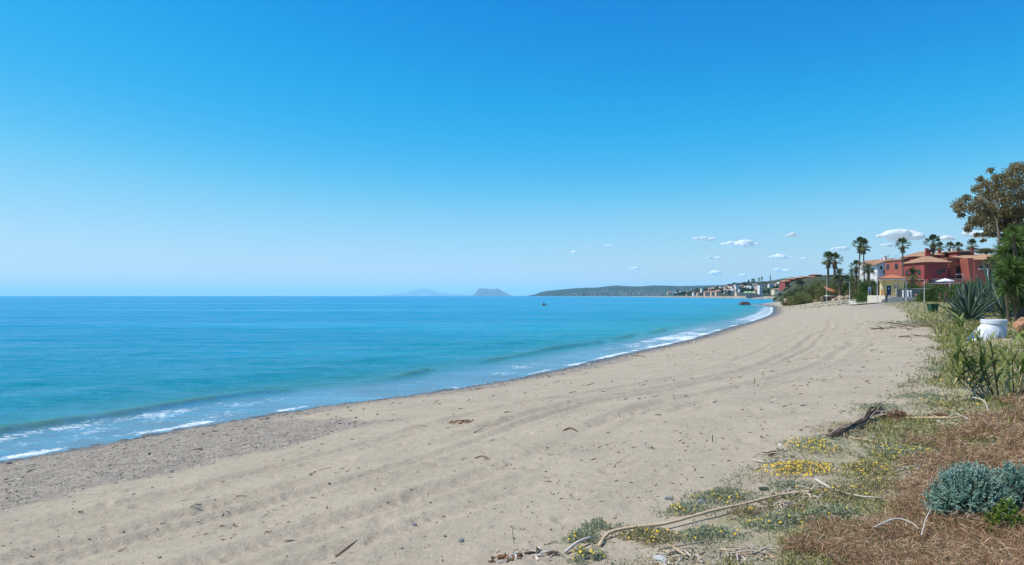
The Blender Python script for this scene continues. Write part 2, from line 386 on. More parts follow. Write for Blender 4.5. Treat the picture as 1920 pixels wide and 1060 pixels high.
def sea_material():
    m, nt, out = new_mat("sea water"); L = nt.links.new
    def attr(n):
        a = N(nt, "ShaderNodeAttribute"); a.attribute_name = n; return a.outputs['Fac']
    tc = N(nt, "ShaderNodeTexCoord").outputs['Object']
    def noise(sc_, det=4, ro=.6, sx=1, sy=1):
        v = tc
        if (sx, sy) != (1, 1):
            mp = N(nt, "ShaderNodeMapping"); mp.inputs['Scale'].default_value = (sx, sy, 1); L(tc, mp.inputs[0]); v = mp.outputs[0]
        n = N(nt, "ShaderNodeTexNoise", Scale=sc_, Detail=det, Roughness=ro); L(v, n.inputs['Vector']); return n.outputs[0]
    def math_(op, a, b, c=None):
        r = N(nt, "ShaderNodeMath", operation=op)
        for i, q in enumerate((a, b, c)):
            if q is None: continue
            if isinstance(q, (int, float)): r.inputs[i].default_value = q
            else: L(q, r.inputs[i])
        return r.outputs[0]
    def rng_(v, a, b, c=0, d=1):
        r = N(nt, "ShaderNodeMapRange"); L(v, r.inputs[0])
        for i, q in enumerate((a, b, c, d)): r.inputs[i + 1].default_value = q
        return r.outputs[0]
    ramp = N(nt, "ShaderNodeValToRGB"); L(attr('depth'), ramp.inputs[0]); e = ramp.color_ramp.elements   # depth: 0 shore .. 1 far out
    st = [(0, (.12, .19, .23)), (.16, (.09, .20, .27)), (.22, (.05, .22, .24)), (.34, (.006, .245, .30)), (.55, (.001, .255, .385)), (.8, (.001, .245, .425)), (1, (.001, .215, .42))]
    while len(e) < len(st): e.new(.5)
    for i, (p, c) in enumerate(st): e[i].position = p; e[i].color = c4(c)
    mf = N(nt, "ShaderNodeMixRGB"); L(math_('MULTIPLY', attr('face'), rng_(noise(1.3, 5, .7), .38, .6, .25, 1)), mf.inputs[0]); L(ramp.outputs[0], mf.inputs[1]); mf.inputs[2].default_value = (.06, .165, .15, 1)
    # broad calm slicks
    slick = rng_(noise(.012, 3, .55, .35, 1.6), .50, .66)
    bd = N(nt, "ShaderNodeBsdfDiffuse"); bg = N(nt, "ShaderNodeBsdfGlossy"); L(mf.outputs[0], bd.inputs[0]); L(rng_(slick, 0, 1, .15, .10), bg.inputs['Roughness'])
    bg.inputs['Color'].default_value = (.8, .95, 1, 1)
    hgt_ = math_('ADD', math_('MULTIPLY', noise(1.7, 6, .7, .7, 1.4), .42), math_('MULTIPLY', noise(.42, 4, .6, .7, 1.3), .62))
    hgt_ = math_('ADD', hgt_, math_('MULTIPLY', noise(.05, 4, .6, .6, 1.4), 2.6))
    calm = math_('MULTIPLY', rng_(attr('depth'), .12, .30, .18, 1), rng_(slick, 0, 1, 1, .12))
    bu = N(nt, "ShaderNodeBump", Distance=1.0); L(math_('MULTIPLY', calm, 1.0), bu.inputs['Strength']); L(hgt_, bu.inputs['Height']); L(bu.outputs[0], bd.inputs['Normal'])
    bu2 = N(nt, "ShaderNodeBump", Distance=1.0); L(math_('MULTIPLY', calm, .30), bu2.inputs['Strength']); L(hgt_, bu2.inputs['Height']); L(bu2.outputs[0], bg.inputs['Normal'])
    fr = N(nt, "ShaderNodeFresnel", IOR=1.33); L(bu2.outputs[0], fr.inputs['Normal'])
    b = N(nt, "ShaderNodeMixShader"); st_ = math_('ADD', math_('ADD', math_('MULTIPLY', noise(1.3, 5, .7, .45, 1.5), .42), math_('MULTIPLY', noise(.22, 5, .65, .4, 1.6), .36)), math_('MULTIPLY', noise(.02, 4, .6, .4, 1.8), .22))
    gl = math_('MULTIPLY', rng_(st_, .40, .60, .05, .62), rng_(attr('depth'), .18, .34, 1.1, 1))
    L(math_('MULTIPLY', math_('MULTIPLY', fr.outputs[0], rng_(attr('face'), 0, 1, 1, .35)), gl), b.inputs[0]); L(bd.outputs[0], b.inputs[1]); L(bg.outputs[0], b.inputs[2])   # reflection cut as by a polariser, its bright streaks put in by noise
    # foam: lacy noise against the foam amount
    lace = math_('ADD', math_('ADD', math_('MULTIPLY', noise(5.5, 8, .72), .5), math_('MULTIPLY', noise(.9, 5, .6), .28)), math_('MULTIPLY', noise(.16, 4, .6), .22))
    fo = rng_(math_('ADD', lace, attr('foam')), .80, .93)
    fb = N(nt, "ShaderNodeBsdfPrincipled", Roughness=.7); fb.inputs['Base Color'].default_value = (.72, .76, .8, 1)
    mx = N(nt, "ShaderNodeMixShader"); L(fo, mx.inputs[0]); L(b.outputs[0], mx.inputs[1]); L(fb.outputs[0], mx.inputs[2]); L(mx.outputs[0], out.inputs[0])
    return m
depth = np.interp(dist, [-1, 0, 3.2, 5, 9, 22, 70, 400], [0, .02, .15, .24, .36, .56, .8, 1])
keep = (sd[F].min(1) < 2.5); F = F[keep]
me = mesh_np("sea", np.stack([x, y, z], 1), F, sea_material(), True, dict(depth=('POINT', depth), foam=('POINT', foam), face=('POINT', face)))
tag(link("sea", me), "calm turquoise sea with a small wave breaking on the beach", kind='structure')
# ------------------------------------------------------------------ hills, rocks on the horizon
def hill_mat(name, c1, c2, scale):
    return plain(name, c1, c2, scale=scale, rough=.95, bump=.0)
def hill(name, sky_pts, Yf, Yb, mat, label, rough=.12, n=140, m=26, base=556.5, seed=1, kind='structure', cat=None, back=.5, sharp=1.0):
    us = np.linspace(sky_pts[0][0], sky_pts[-1][0], n); vs = np.interp(us, [p[0] for p in sky_pts], [p[1] for p in sky_pts])
    T = np.concatenate([np.linspace(0, 1, m), 1 + np.linspace(.1, back, 8)]); V = []
    for t in T:
        y0_ = Yf(us) if callable(Yf) else Yf; Y = y0_ + (Yb - y0_) * t + us * 0
        k = np.sin(min(t, 1) * math.pi / 2)**sharp if t <= 1 else 1 - ((t - 1) / back)**1.5
        top = (555 - vs) / 1280 * Yb
        zz = -3 + (top + 3 + EYE * 0) * k + EYE * k
        nz = (fbm(us / 9 + seed, np.full(n, t * 6.), seed, 4) - .5) * rough * np.maximum(top, 1) * (4 * k * (1 - k) if t <= 1 else k * .6) * 2
        V.append(np.stack([(us - 960) / 1280 * Y, Y, zz + nz], 1))
    V = np.concatenate(V); r = len(T); i = np.arange(r - 1)[:, None]; j = np.arange(n - 1)[None, :]
    F = np.stack([i * n + j, i * n + j + 1, (i + 1) * n + j + 1, (i + 1) * n + j], -1).reshape(-1, 4)
    o = link(name, mesh_np(name, V, F, mat, True)); tag(o, label, cat, kind=kind); return o
hm = hill_mat("far rock", (.09, .10, .10), (.02, .04, .035), .004)
hm2 = hill_mat("scrub hill", (.006, .030, .026), (.022, .044, .034), .006)  # scrub colour pushed towards blue green, putting some haze blue into it
hm3 = hill_mat("town hill", (.02, .04, .018), (.07, .07, .04), .03)
hill("mountain", [(700,555.5),(735,552),(760,548.5),(775,545),(788,541.5),(797,541),(806,543),(822,548),(842,550.5),(880,553),(905,555.5)], 56000, 60000, hm, "faint pale mountain across the sea", seed=3)
hill("headland", [(883,555),(890,551),(893,547),(897,541.5),(905,540.6),(913,541.5),(918,543),(924,541.8),(929,542.6),(932,540.6),(938,543.5),(946,548),(955,552.5),(963,555)], 27000, 30000, hm, "steep rocky headland rising alone from the sea on the horizon", seed=5, rough=.25)
hill("hills", [(985,555.5),(1002,552.5),(1015,548),(1028,545.5),(1050,543.5),(1075,541),(1095,540),(1120,539.5),(1140,537),(1158,535.5),(1172,537),(1200,537.5),(1225,535.5),(1250,536),(1275,537),(1310,536),(1400,534),(1500,534)], 8300, 10500, hm2, "low wooded hills along the far coast", seed=8, n=260)
SKY2 = [(1268,554),(1290,548),(1305,543),(1320,540.5),(1340,539),(1355,536),(1370,534),(1385,532.5),(1400,531),(1420,530.5),(1440,529.5),(1465,526),(1490,523),(1520,521),(1600,521)]
TOWN_Y = lambda u: np.interp(u, [1225, 1273, 1300, 1350, 1400, 1440], [2700, 1960, 1640, 1340, 1110, 1030])
hill("hillside", SKY2, TOWN_Y, 2900, hm3, "built-up hillside behind the far beach", seed=11, n=200)
SKY3 = [(1450,560),(1458,553),(1468,541),(1482,528),(1495,523),(1512,520),(1530,517),(1560,516),(1600,517),(1700,520)]
hill("hillside", SKY3, 420, 560, hm3, "near hillside with dark red houses beyond the bushes", seed=12, n=120)

# ------------------------------------------------------------------ clouds
def cloud_mat():
    m, nt, out = new_mat("cloud"); L = nt.links.new
    d = N(nt, "ShaderNodeBsdfDiffuse"); d.inputs[0].default_value = (.95, .95, .95, 1); tr = N(nt, "ShaderNodeBsdfTranslucent"); tr.inputs[0].default_value = (.95, .95, .95, 1)
    mx = N(nt, "ShaderNodeMixShader"); mx.inputs[0].default_value = .5; L(d.outputs[0], mx.inputs[1]); L(tr.outputs[0], mx.inputs[2])
    tc = N(nt, "ShaderNodeTexCoord"); no = N(nt, "ShaderNodeTexNoise", Scale=.018, Detail=5, Roughness=.7); L(tc.outputs['Object'], no.inputs['Vector'])
    mr = N(nt, "ShaderNodeMapRange"); L(no.outputs[0], mr.inputs[0])
    for i, q in enumerate((.3, .5, .25, .0)): mr.inputs[i + 1].default_value = q
    t = N(nt, "ShaderNodeBsdfTransparent"); m2 = N(nt, "ShaderNodeMixShader"); L(mr.outputs[0], m2.inputs[0]); L(mx.outputs[0], m2.inputs[1]); L(t.outputs[0], m2.inputs[2])
    L(m2.outputs[0], out.inputs[0]); return m
CM = cloud_mat()
clouds = [(1321,447,46,9,"narrow white cloud sloping up to the right"),(1390,457,78,12,"wide white cloud with two humps, left of the palms"),(1336,483,36,5,"small thin cloud under the narrow sloping one"),
 (1341,513,28,9,"low ragged cloud just above the far town"),(1463,482,50,8,"lens-shaped white cloud above the radio mast"),(1467,507,36,8,"little peaked cloud beside the radio mast"),
 (1483,441,30,6,"small cloud highest of those left of the palms"),(1393,516,12,5,"tiny round cloud above the town trees"),(1192,504,26,6,"small isolated cloud above the distant hills"),
 (1141,461,16,4,"tiny bright cloud near the middle of the sky, farther right of a faint pair"),(1109,462,14,3,"faint wisp beside a tiny bright cloud"),(1077,474,12,5,"tiny cloud farthest left of all"),
 (1134,510,10,3,"faint speck of cloud over the hills, lowest on the left"),(1575,467,42,8,"flat cloud between the two pairs of tall palms"),(1689,441,92,18,"largest white cloud, above the single tall palm"),
 (1663,460,26,6,"small cloud under the left end of the largest cloud"),(1777,447,34,9,"cloud just right of the big palm above the red houses"),(1832,439,52,13,"rounded cloud under the brown tree's branches"),
 (1507,484,16,4,"small scrap of cloud right of the lens-shaped one"),(1293,492,18,3,"very faint wisp of cloud above the far hills")]
for ci, (u, v, wd, ht, lb) in enumerate(clouds):
    ht *= 1.25; Y = 1050 * 1280 / (555 - v); k = Y / 1280; W = wd * k / 2; H = ht * k; r2 = random.Random(ci * 3 + 1)
    bm = bmesh.new(); nb = max(5, int(wd / 5))
    for j in range(nb):
        t = (j + .5) / nb * 2 - 1 + r2.uniform(-.05, .05); env = (1 - abs(t)**1.7)**.7 * (.62 + .38 * abs(math.sin(t * 3 + ci * 1.3)))
        for q in range(2):
            r = H * .56 * env * r2.uniform(.6, 1.0); px = t * W * .92; pz = r2.uniform(-.2, .35) * H * env; py = r2.uniform(-.5, .5) * H
            rr = max(r, H * .16); M = Matrix.Translation((px, py, pz)) @ Matrix.Diagonal((rr * r2.uniform(1.2, 2.0), rr * 1.5, rr * .8, 1))
            bmesh.ops.create_icosphere(bm, subdivisions=2, radius=1, matrix=M)
    for ve_ in bm.verts:
        if ve_.co.z < -H * .33: ve_.co.z = -H * .33 + (ve_.co.z + H * .33) * .3
    me = bpy.data.meshes.new("cloud"); bm.to_mesh(me); bm.free(); me.materials.append(CM)
    o = link("cloud", me, loc=pt(u, v + ht * .1, Y)); tag(o, lb, "cloud")
    rm = o.modifiers.new("remesh", 'REMESH'); rm.mode = 'VOXEL'; rm.voxel_size = H / 9
    tx = bpy.data.textures.new("cloud_relief", 'CLOUDS'); tx.noise_scale = H * .35; tx.noise_depth = 3
    dm = o.modifiers.new("relief", 'DISPLACE'); dm.texture = tx; dm.strength = H * .16; dm.mid_level = .5
# ------------------------------------------------------------------ haze
m, nt_, out = new_mat("sea haze"); v = N(nt_, "ShaderNodeVolumePrincipled")
v.inputs['Color'].default_value = (.47, .83, 1, 1); v.inputs['Density'].default_value = HAZE_DENSITY; v.inputs['Anisotropy'].default_value = 0.0
nt_.links.new(v.outputs[0], out.inputs['Volume'])
q = MB(); q.box(-90500, -90500, -20, 90500, 90500, 700)
tag(q.build("haze", m), "thin sea haze", kind='stuff')
# ------------------------------------------------------------------ materials for buildings and plants
M = {}
M['red'] = plain("crimson render", (.33, .070, .062), (.25, .052, .046), scale=.6, rough=.9, bscale=12)
M['orange_red'] = plain("brick red render", (.39, .115, .085), (.32, .09, .068), scale=.6, rough=.9, bscale=12)
M['tile'] = plain("weathered clay tile", (.42, .27, .17), (.30, .16, .10), scale=2.2, rough=.9, bscale=20)
M['tile_bright'] = plain("orange clay tile", (.48, .19, .10), (.38, .14, .08), scale=3, rough=.85, bscale=20)
M['white_wall'] = plain("whitewash", (.74, .73, .74), (.62, .62, .64), scale=.8, rough=.9)
M['cream'] = plain("cream wall", (.62, .54, .40), (.52, .45, .33), scale=.5, rough=.9)
M['pinkish'] = plain("faded pink wall", (.55, .40, .33), (.47, .34, .28), scale=.5, rough=.9)
M['grey_wall'] = plain("grey wall", (.22, .22, .23), (.17, .17, .18), scale=.6, rough=.9)
M['glass'] = plain("dark window", (.02, .025, .03), (.035, .04, .05), scale=2, rough=.2, bump=0, spec=.5)
M['shade_metal'] = plain("dark railing", (.05, .05, .055), scale=5, rough=.5)
M['yellow'] = plain("pale yellow render", (.76, .56, .26), (.68, .50, .23), scale=1.2, rough=.9)
M['ochre'] = plain("orange sunlit render", (.60, .30, .12), (.52, .26, .10), scale=1.2, rough=.9)  # yellow render as the sun turns it orange, painted as a colour
M['blue_door'] = plain("navy paint", (.02, .035, .10), (.015, .03, .08), scale=3, rough=.45)
M['sign_blue'] = plain("blue sign face", (.25, .42, .60), (.20, .36, .55), scale=3, rough=.5)
M['stone_white'] = plain("pale stone", (.62, .56, .47), (.52, .46, .38), scale=2, rough=.9)
M['pole'] = plain("grey white painted steel", (.60, .62, .64), (.5, .52, .54), scale=4, rough=.45)
M['fence_grey'] = plain("grey fence board", (.17, .18, .19), (.13, .14, .15), scale=3, rough=.8)
M['stone'] = plain("brown field stone", (.22, .17, .13), (.13, .10, .08), scale=3, rough=.95, bump=.6, obj_var=.25)
M['riprap'] = plain("tan boulder", (.42, .33, .24), (.28, .21, .15), scale=1.5, rough=.95, bump=.6, obj_var=.25)
M['dark_rock'] = plain("wet dark rock", (.035, .03, .03), (.06, .045, .04), scale=2, rough=.5, bump=.6)
M['bark'] = plain("palm bark", (.17, .125, .09), (.10, .075, .055), scale=6, rough=.95, bump=.5)
M['bark2'] = plain("tree bark", (.14, .11, .085), (.08, .065, .05), scale=4, rough=.95, bump=.5)
M['palm'] = leafmat("palm leaf", [(.035, .055, .02), (.075, .105, .038), (.115, .15, .06), (.21, .21, .12)], .2, cscale=.4)
M['palm_dead'] = leafmat("dead palm leaf", [(.10, .07, .04), (.17, .12, .07), (.22, .17, .10)], .1)
M['bush_dark'] = leafmat("dark shrub leaf", [(.025, .05, .015), (.055, .09, .025), (.09, .135, .04), (.14, .18, .07)], .25, cscale=.5)
M['bush_olive'] = leafmat("olive shrub leaf", [(.07, .08, .03), (.14, .15, .055), (.20, .205, .085), (.28, .25, .13)], .25, cscale=.5)
M['bush_bright'] = leafmat("bright green leaf", [(.02, .05, .008), (.05, .11, .015), (.08, .16, .025), (.12, .2, .05)], .3, cscale=.5)
M['hedge'] = leafmat("hedge leaf", [(.025, .05, .012), (.065, .12, .024), (.115, .18, .038), (.17, .24, .065)], .25, cscale=.6)
M['reed_green'] = leafmat("giant reed leaf", [(.10, .12, .04), (.17, .19, .065), (.24, .25, .10), (.34, .32, .18)], .3, cscale=.6)
M['far_tree'] = leafmat("far tree leaf", [(.012, .028, .012), (.025, .05, .018), (.05, .07, .03)], .15, cscale=.2)
M['euca'] = leafmat("brown green leaf", [(.075, .062, .027), (.16, .135, .06), (.24, .20, .10), (.35, .29, .16)], .3, cscale=1.2)
M['yucca'] = leafmat("yucca leaf", [(.028, .06, .015), (.07, .13, .028), (.13, .21, .045), (.21, .29, .09)], .25, cscale=1)
M['agave'] = leafmat("agave leaf", [(.03, .06, .04), (.055, .10, .068), (.09, .15, .10), (.17, .23, .15)], .05, rough=.4, spec=.4)

# ------------------------------------------------------------------ leaf clouds
def unit(v): return v / np.maximum(np.linalg.norm(v, axis=-1, keepdims=True), 1e-9)
def leaf_quads(C, Dr, L, W, bend=0.0):
    """one diamond leaf per row: base C, direction Dr"""
    n = len(C); sd_ = unit(np.cross(Dr, unit(rng.normal(size=(n, 3))))); L = np.broadcast_to(L, n)[:, None]; W = np.broadcast_to(W, n)[:, None]
    mid = C + Dr * L * .45; tip = C + Dr * L - np.array([0, 0, 1]) * L * bend
    V = np.stack([C, mid + sd_ * W / 2, tip, mid - sd_ * W / 2], 1).reshape(-1, 3)
    return V, np.arange(4 * n).reshape(n, 4)
def clump_points(n, nclump, seed, rx=1, ry=1, rz=1, cs=.34, shell=.75, bottom=-.2):
    r = np.random.default_rng(seed); c = unit(r.normal(size=(nclump, 3))) * (r.uniform(shell * .55, shell, (nclump, 1)))
    c[:, 2] = np.abs(c[:, 2]) * 1.0 * (r.uniform(size=nclump) > .25) + c[:, 2] * .0 + bottom * r.uniform(size=nclump)
    cr = cs * r.uniform(.55, 1.25, nclump); k = r.integers(0, nclump, n)
    p = c[k] + unit(r.normal(size=(n, 3))) * (cr[k, None] * r.uniform(.35, 1, (n, 1))**.6)
    out = unit(p - c[k] * .4)
    tint = r.uniform(.15, .75, n) + .25 * (r.uniform(size=nclump)[k] - .5)
    return p * np.array([rx, ry, rz]), out, tint
def crown_mesh(name, mat, n=5200, nclump=30, leaf=.09, seed=1, rz=1., cs=.34, droop=0., up=0., wide=.45, bottom=-.2):
    p, o, t = clump_points(n, nclump, seed, 1, 1, rz, cs, bottom=bottom)
    d = unit(o + rng.normal(size=p.shape) * .7 + np.array([0, 0, up - droop])); L = leaf * rng.uniform(.6, 1.4, n)
    V, F = leaf_quads(p, d, L, L * wide)
    return mesh_np(name, V, F, mat, False, dict(tint=('FACE', t)))
CR = dict(dark=crown_mesh("crown", M['bush_dark'], seed=11), olive=crown_mesh("crown", M['bush_olive'], seed=12, leaf=.10), olive2=crown_mesh("crown", M['bush_olive'], seed=18, nclump=18, leaf=.10),
          bright=crown_mesh("crown", M['bush_bright'], seed=13), hedge=crown_mesh("crown", M['hedge'], n=6500, nclump=44, seed=14, leaf=.075), hedge2=crown_mesh("crown", M['hedge'], n=6500, nclump=38, seed=19, leaf=.08),
          reed=crown_mesh("crown", M['reed_green'], n=7000, nclump=30, seed=15, leaf=.20, up=1.3, wide=.14), far=crown_mesh("crown", M['far_tree'], n=700, nclump=12, seed=16, leaf=.2),
          far2=crown_mesh("crown", M['far_tree'], n=700, nclump=9, seed=17, leaf=.22))
def shrub(u, vb, vt, wpx, Y, kind, label, name='bush', cat='bush', group=None, depth=1.0, trunk=False):
    """a bush or small tree whose foot stands at distance Y under photo column u"""
    X = (u - 960) / 1280 * Y; g = gz(X, Y); zb = max(g, EYE - (vb - 555) / 1280 * Y) if vb else g; zt = EYE - (vt - 555) / 1280 * Y
    H = max(zt - (g if not trunk else zb), .5); W = wpx / 1280 * Y / 2 * 1.15
    t = thing(name, label, cat, (X, Y, g - .05), group)
    if trunk:
        hc = zt - zb; o = link("crown", CR[kind], t, (0, 0, zb - g + hc * .45)); o.scale = (W, W * depth, hc * .55)
        mb = MB(); mb.tube([(0, 0, -.3), (W * .05, 0, (zb - g) * .6), (0, 0, zb - g + hc * .4)], [W * .10 + .06, W * .08 + .05, W * .05 + .02], 7)
        for q in range(5):
            a = q * 1.3; mb.tube([(0, 0, (zb - g) * .8 + hc * .1), (W * .5 * math.cos(a), W * .5 * math.sin(a), zb - g + hc * .55)], [W * .05 + .02, .02], 5)
        mb.build("trunk", M['bark2'], t)
    else:
        o = link("crown", CR[kind], t, (0, 0, H * .20)); o.scale = (W, W * depth, H * .84)
        mb = MB()
        for q in range(7):
            a = q * .9 + u; mb.tube([(W * .1 * math.cos(a), W * .1 * math.sin(a), -.2), (W * .45 * math.cos(a), W * .45 * depth * math.sin(a), H * .7)], [.03 + W * .03, .015], 5)
        mb.build("stem", M['bark2'], t)
    return t

GH = None
# ------------------------------------------------------------------ palms
def fan_crown(name, n=34, seed=1, mat=None, segs=13):
    r = random.Random(seed); V = []; F = []; T = []
    for i in range(n):
        az_ = r.uniform(0, 6.283); e = math.radians(r.uniform(-38, 85)); d = Vector((math.cos(az_) * math.cos(e), math.sin(az_) * math.cos(e), math.sin(e)))
        side = d.cross(Vector((0, 0, 1))).normalized() if abs(d.z) < .97 else Vector((1, 0, 0)); nrm = side.cross(d)
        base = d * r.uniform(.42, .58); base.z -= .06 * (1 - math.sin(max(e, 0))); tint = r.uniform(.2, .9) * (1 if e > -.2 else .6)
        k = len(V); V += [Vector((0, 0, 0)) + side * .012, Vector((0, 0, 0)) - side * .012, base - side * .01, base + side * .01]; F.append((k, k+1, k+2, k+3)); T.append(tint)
        fl = r.uniform(.40, .52)
        for s_ in range(segs):
            a = math.radians(-105 + 210 * s_ / (segs - 1)); dd = d * math.cos(a) + side * math.sin(a) + nrm * (.12 * math.cos(a * 1.5))
            ln = fl * (.72 + .28 * math.cos(a)) * r.uniform(.9, 1.05); q = dd.cross(nrm).normalized() * ln * .085
            m_ = base + dd * ln * .6; tip = base + dd * ln * .93; tip.z -= ln * .26
            k = len(V); V += [base, m_ + q, tip, m_ - q]; F.append((k, k+1, k+2, k+3)); T.append(tint + r.uniform(-.08, .08))
    return mesh_np(name, [tuple(v) for v in V], F, mat or M['palm'], False, dict(tint=('FACE', T)))
def date_crown(name, n=56, seed=1, leaflets=18, mat=None, emin=-35):
    r = random.Random(seed); V = []; F = []; T = []
    for i in range(n):
        az_ = r.uniform(0, 6.283); e = math.radians(r.uniform(emin, 80)); d = Vector((math.cos(az_) * math.cos(e), math.sin(az_) * math.cos(e), math.sin(e)))
        side = Vector((-math.sin(az_), math.cos(az_), 0)); pts = []; L_ = r.uniform(.85, 1.05); tint = r.uniform(.1, .8)
        for k in range(leaflets + 1):
            t = k / leaflets; p = d * L_ * t; p.z -= .42 * t * t * L_ * math.cos(e); pts.append(p)
        for k in range(leaflets):
            a, b_ = pts[k], pts[k + 1]; q = len(V); V += [a + side * .008, a - side * .008, b_ - side * .006, b_ + side * .006]; F.append((q, q+1, q+2, q+3)); T.append(tint)
            if k > 2:
                dr = (b_ - a).normalized(); ll = .26 * math.sin(math.pi * (.12 + .85 * k / leaflets)) + .03
                for sg in (-1, 1):
                    o = (side * sg * .8 + dr * .55 + Vector((0, 0, .12 - .25 * r.random()))).normalized(); w_ = dr * .016
                    q = len(V); V += [a - w_, a + w_, a + o * ll * .6 + w_ * .8, a + o * ll]; F.append((q, q+1, q+2, q+3)); T.append(tint + r.uniform(-.1, .1))
    return mesh_np(name, [tuple(v) for v in V], F, mat or M['palm'], False, dict(tint=('FACE', T)))
def skirt_mesh(name, n=150, seed=1):
    r = np.random.default_rng(seed); a = r.uniform(0, 6.283, n); zz = -r.uniform(.02, .75, n)
    C = np.stack([np.cos(a) * .10, np.sin(a) * .10, zz], 1); Dr = unit(np.stack([np.cos(a) * .55, np.sin(a) * .55, -np.ones(n) * r.uniform(.6, 1.4, n)], 1))
    V, F = leaf_quads(C, Dr, r.uniform(.25, .42, n), .07); return mesh_np(name, V, F, M['palm_dead'], False, dict(tint=('FACE', r.uniform(.2, .9, n))))
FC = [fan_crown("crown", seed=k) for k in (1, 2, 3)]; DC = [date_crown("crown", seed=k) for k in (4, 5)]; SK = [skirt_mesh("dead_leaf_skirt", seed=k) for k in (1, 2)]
def palm(u, vc, rpx, Y, label, kind='fan', thick=.17, lean=0., group=None, skirt=True, k=0, zg=None):
    X, _, Z = pt(u, vc, Y); g = gz(X, Y) if zg is None else zg; R_ = rpx / 1280 * Y * 1.2
    t = thing('palm_tree', label, 'palm tree', (X - lean, Y, g), group)
    H = Z - g; mb = MB(); n = 10; pts = []; rr = []
    for i in range(n + 1):
        s_ = i / n; pts.append((lean * s_ * s_, .12 * math.sin(s_ * 3 + k), -.4 + (H + .4) * s_)); rr.append(thick * (1.25 - .35 * s_ + (.25 if i == 0 else 0)))
    mb.tube(pts, rr, 10); mb.build('trunk', M['bark'], t)
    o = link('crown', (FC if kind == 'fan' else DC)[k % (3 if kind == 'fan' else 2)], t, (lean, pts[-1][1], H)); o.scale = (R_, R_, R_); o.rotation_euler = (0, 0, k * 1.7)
    if skirt: o = link('dead_leaf_skirt', SK[k % 2], t, (lean, pts[-1][1], H)); o.scale = (R_, R_, R_ * (1.0 if kind == 'fan' else .5)); o.rotation_euler = (0, 0, k * 2.1)
    return t
GP = "tall fan palms by the houses"
palm(1553, 486, 15, 230, "left one of the two thick-trunked palms standing above the bushes", thick=.34, k=0, group=GP)
palm(1565, 487.5, 15, 226, "right one of the two thick-trunked palms standing above the bushes", thick=.34, k=1, group=GP)
palm(1612.5, 459, 14.5, 192, "left one of the slender twin fan palms, left of the white house", thick=.17, k=2, lean=.4, group=GP)
palm(1619, 461, 14.5, 189, "right one of the slender twin fan palms, left of the white house", thick=.17, k=0, lean=-.3, group=GP)
palm(1692, 459, 14, 158, "single slender fan palm in front of the white house", thick=.15, k=1, lean=-.2, group=GP)
palm(1749, 456, 16, 178, "bushy fan palm rising through the roofs of the red houses", thick=.24, k=2, group=GP)
palm(1762, 463, 10, 196, "small palm crown just right of the bushy palm behind the red roofs", thick=.2, k=0)
palm(1781.5, 463, 10, 200, "left one of two low palm crowns behind the red roof ridge", thick=.2, k=1)
palm(1796, 465, 11, 203, "right one of two low palm crowns behind the red roof ridge", thick=.2, k=2)
palm(1822.5, 460, 12.5, 205, "tall shaggy fan palm behind the flat-roofed red block", thick=.25, k=0)
palm(1575, 515, 15, 205, "round dark date palm right of the thick-trunked pair", kind='date', thick=.38, k=0)
palm(1597, 511, 8, 215, "little palm between the date palm and the slender twins", kind='date', thick=.2, k=1)
palm(1605, 500, 12, 198, "short palm at the left foot of the slender twins", thick=.3, k=2)
palm(1629, 505, 14, 182, "low spreading palm at the right foot of the slender twins", kind='date', thick=.35, k=0)
palm(1712, 514, 15, 140, "low light green palm in front of the red house corner", kind='date', thick=.3, k=1)
palm(1860, 496, 17, 120, "shaggy palm before the plain red wall on the right", thick=.3, k=1)
palm(1794, 541, 10, 112, "small palm tuft sprouting out of the hedge", kind='date', thick=.15, k=0, skirt=False)

# ------------------------------------------------------------------ houses
def wall_box(x0, x1, y0, y1, z0, z1, mat, parent, name='wall', org=(0, 0, 0)):
    mb = MB(); mb.box(x0 - org[0], y0 - org[1], z0 - org[2], x1 - org[0], y1 - org[1], z1 - org[2]); return mb.build(name, mat, parent)
def tiled_slope(mb, a, b, c, d, rows=0.45, thick=.12):
    """roof slope: a,b eave corners, c,d ridge corners (b->c), with raised tile courses running up the slope"""
    a, b, c, d = map(Vector, (a, b, c, d)); n = (b - a).cross(d - a).normalized()
    if n.z < 0: n = -n
    mb.add([a, b, c, d, a + n * thick, b + n * thick, c + n * thick, d + n * thick], [(0,1,2,3),(7,6,5,4),(0,4,5,1),(1,5,6,2),(2,6,7,3),(3,7,4,0)])
    k = max(2, int((b - a).length / rows))
    for i in range(k):
        t = (i + .5) / k; p = a.lerp(b, t) + n * thick
        # end of this course on the upper boundary polygon (b-c-d-a)
        up = ((d + c) / 2 - (a + b) / 2); e1 = (b - a).normalized(); upn = (up - e1 * up.dot(e1))
        # clip length so that hips stay closed
        tl = (d - a).dot(e1); tr = (b - c).dot(e1); x = t * (b - a).length; L = 1.0
        if tl > .01: L = min(L, x / tl)
        if tr > .01: L = min(L, ((b - a).length - x) / tr)
        q = p + upn * L * .98; mb.tube([p - n * .02, q - n * .02], .09, 6, flat=.8)
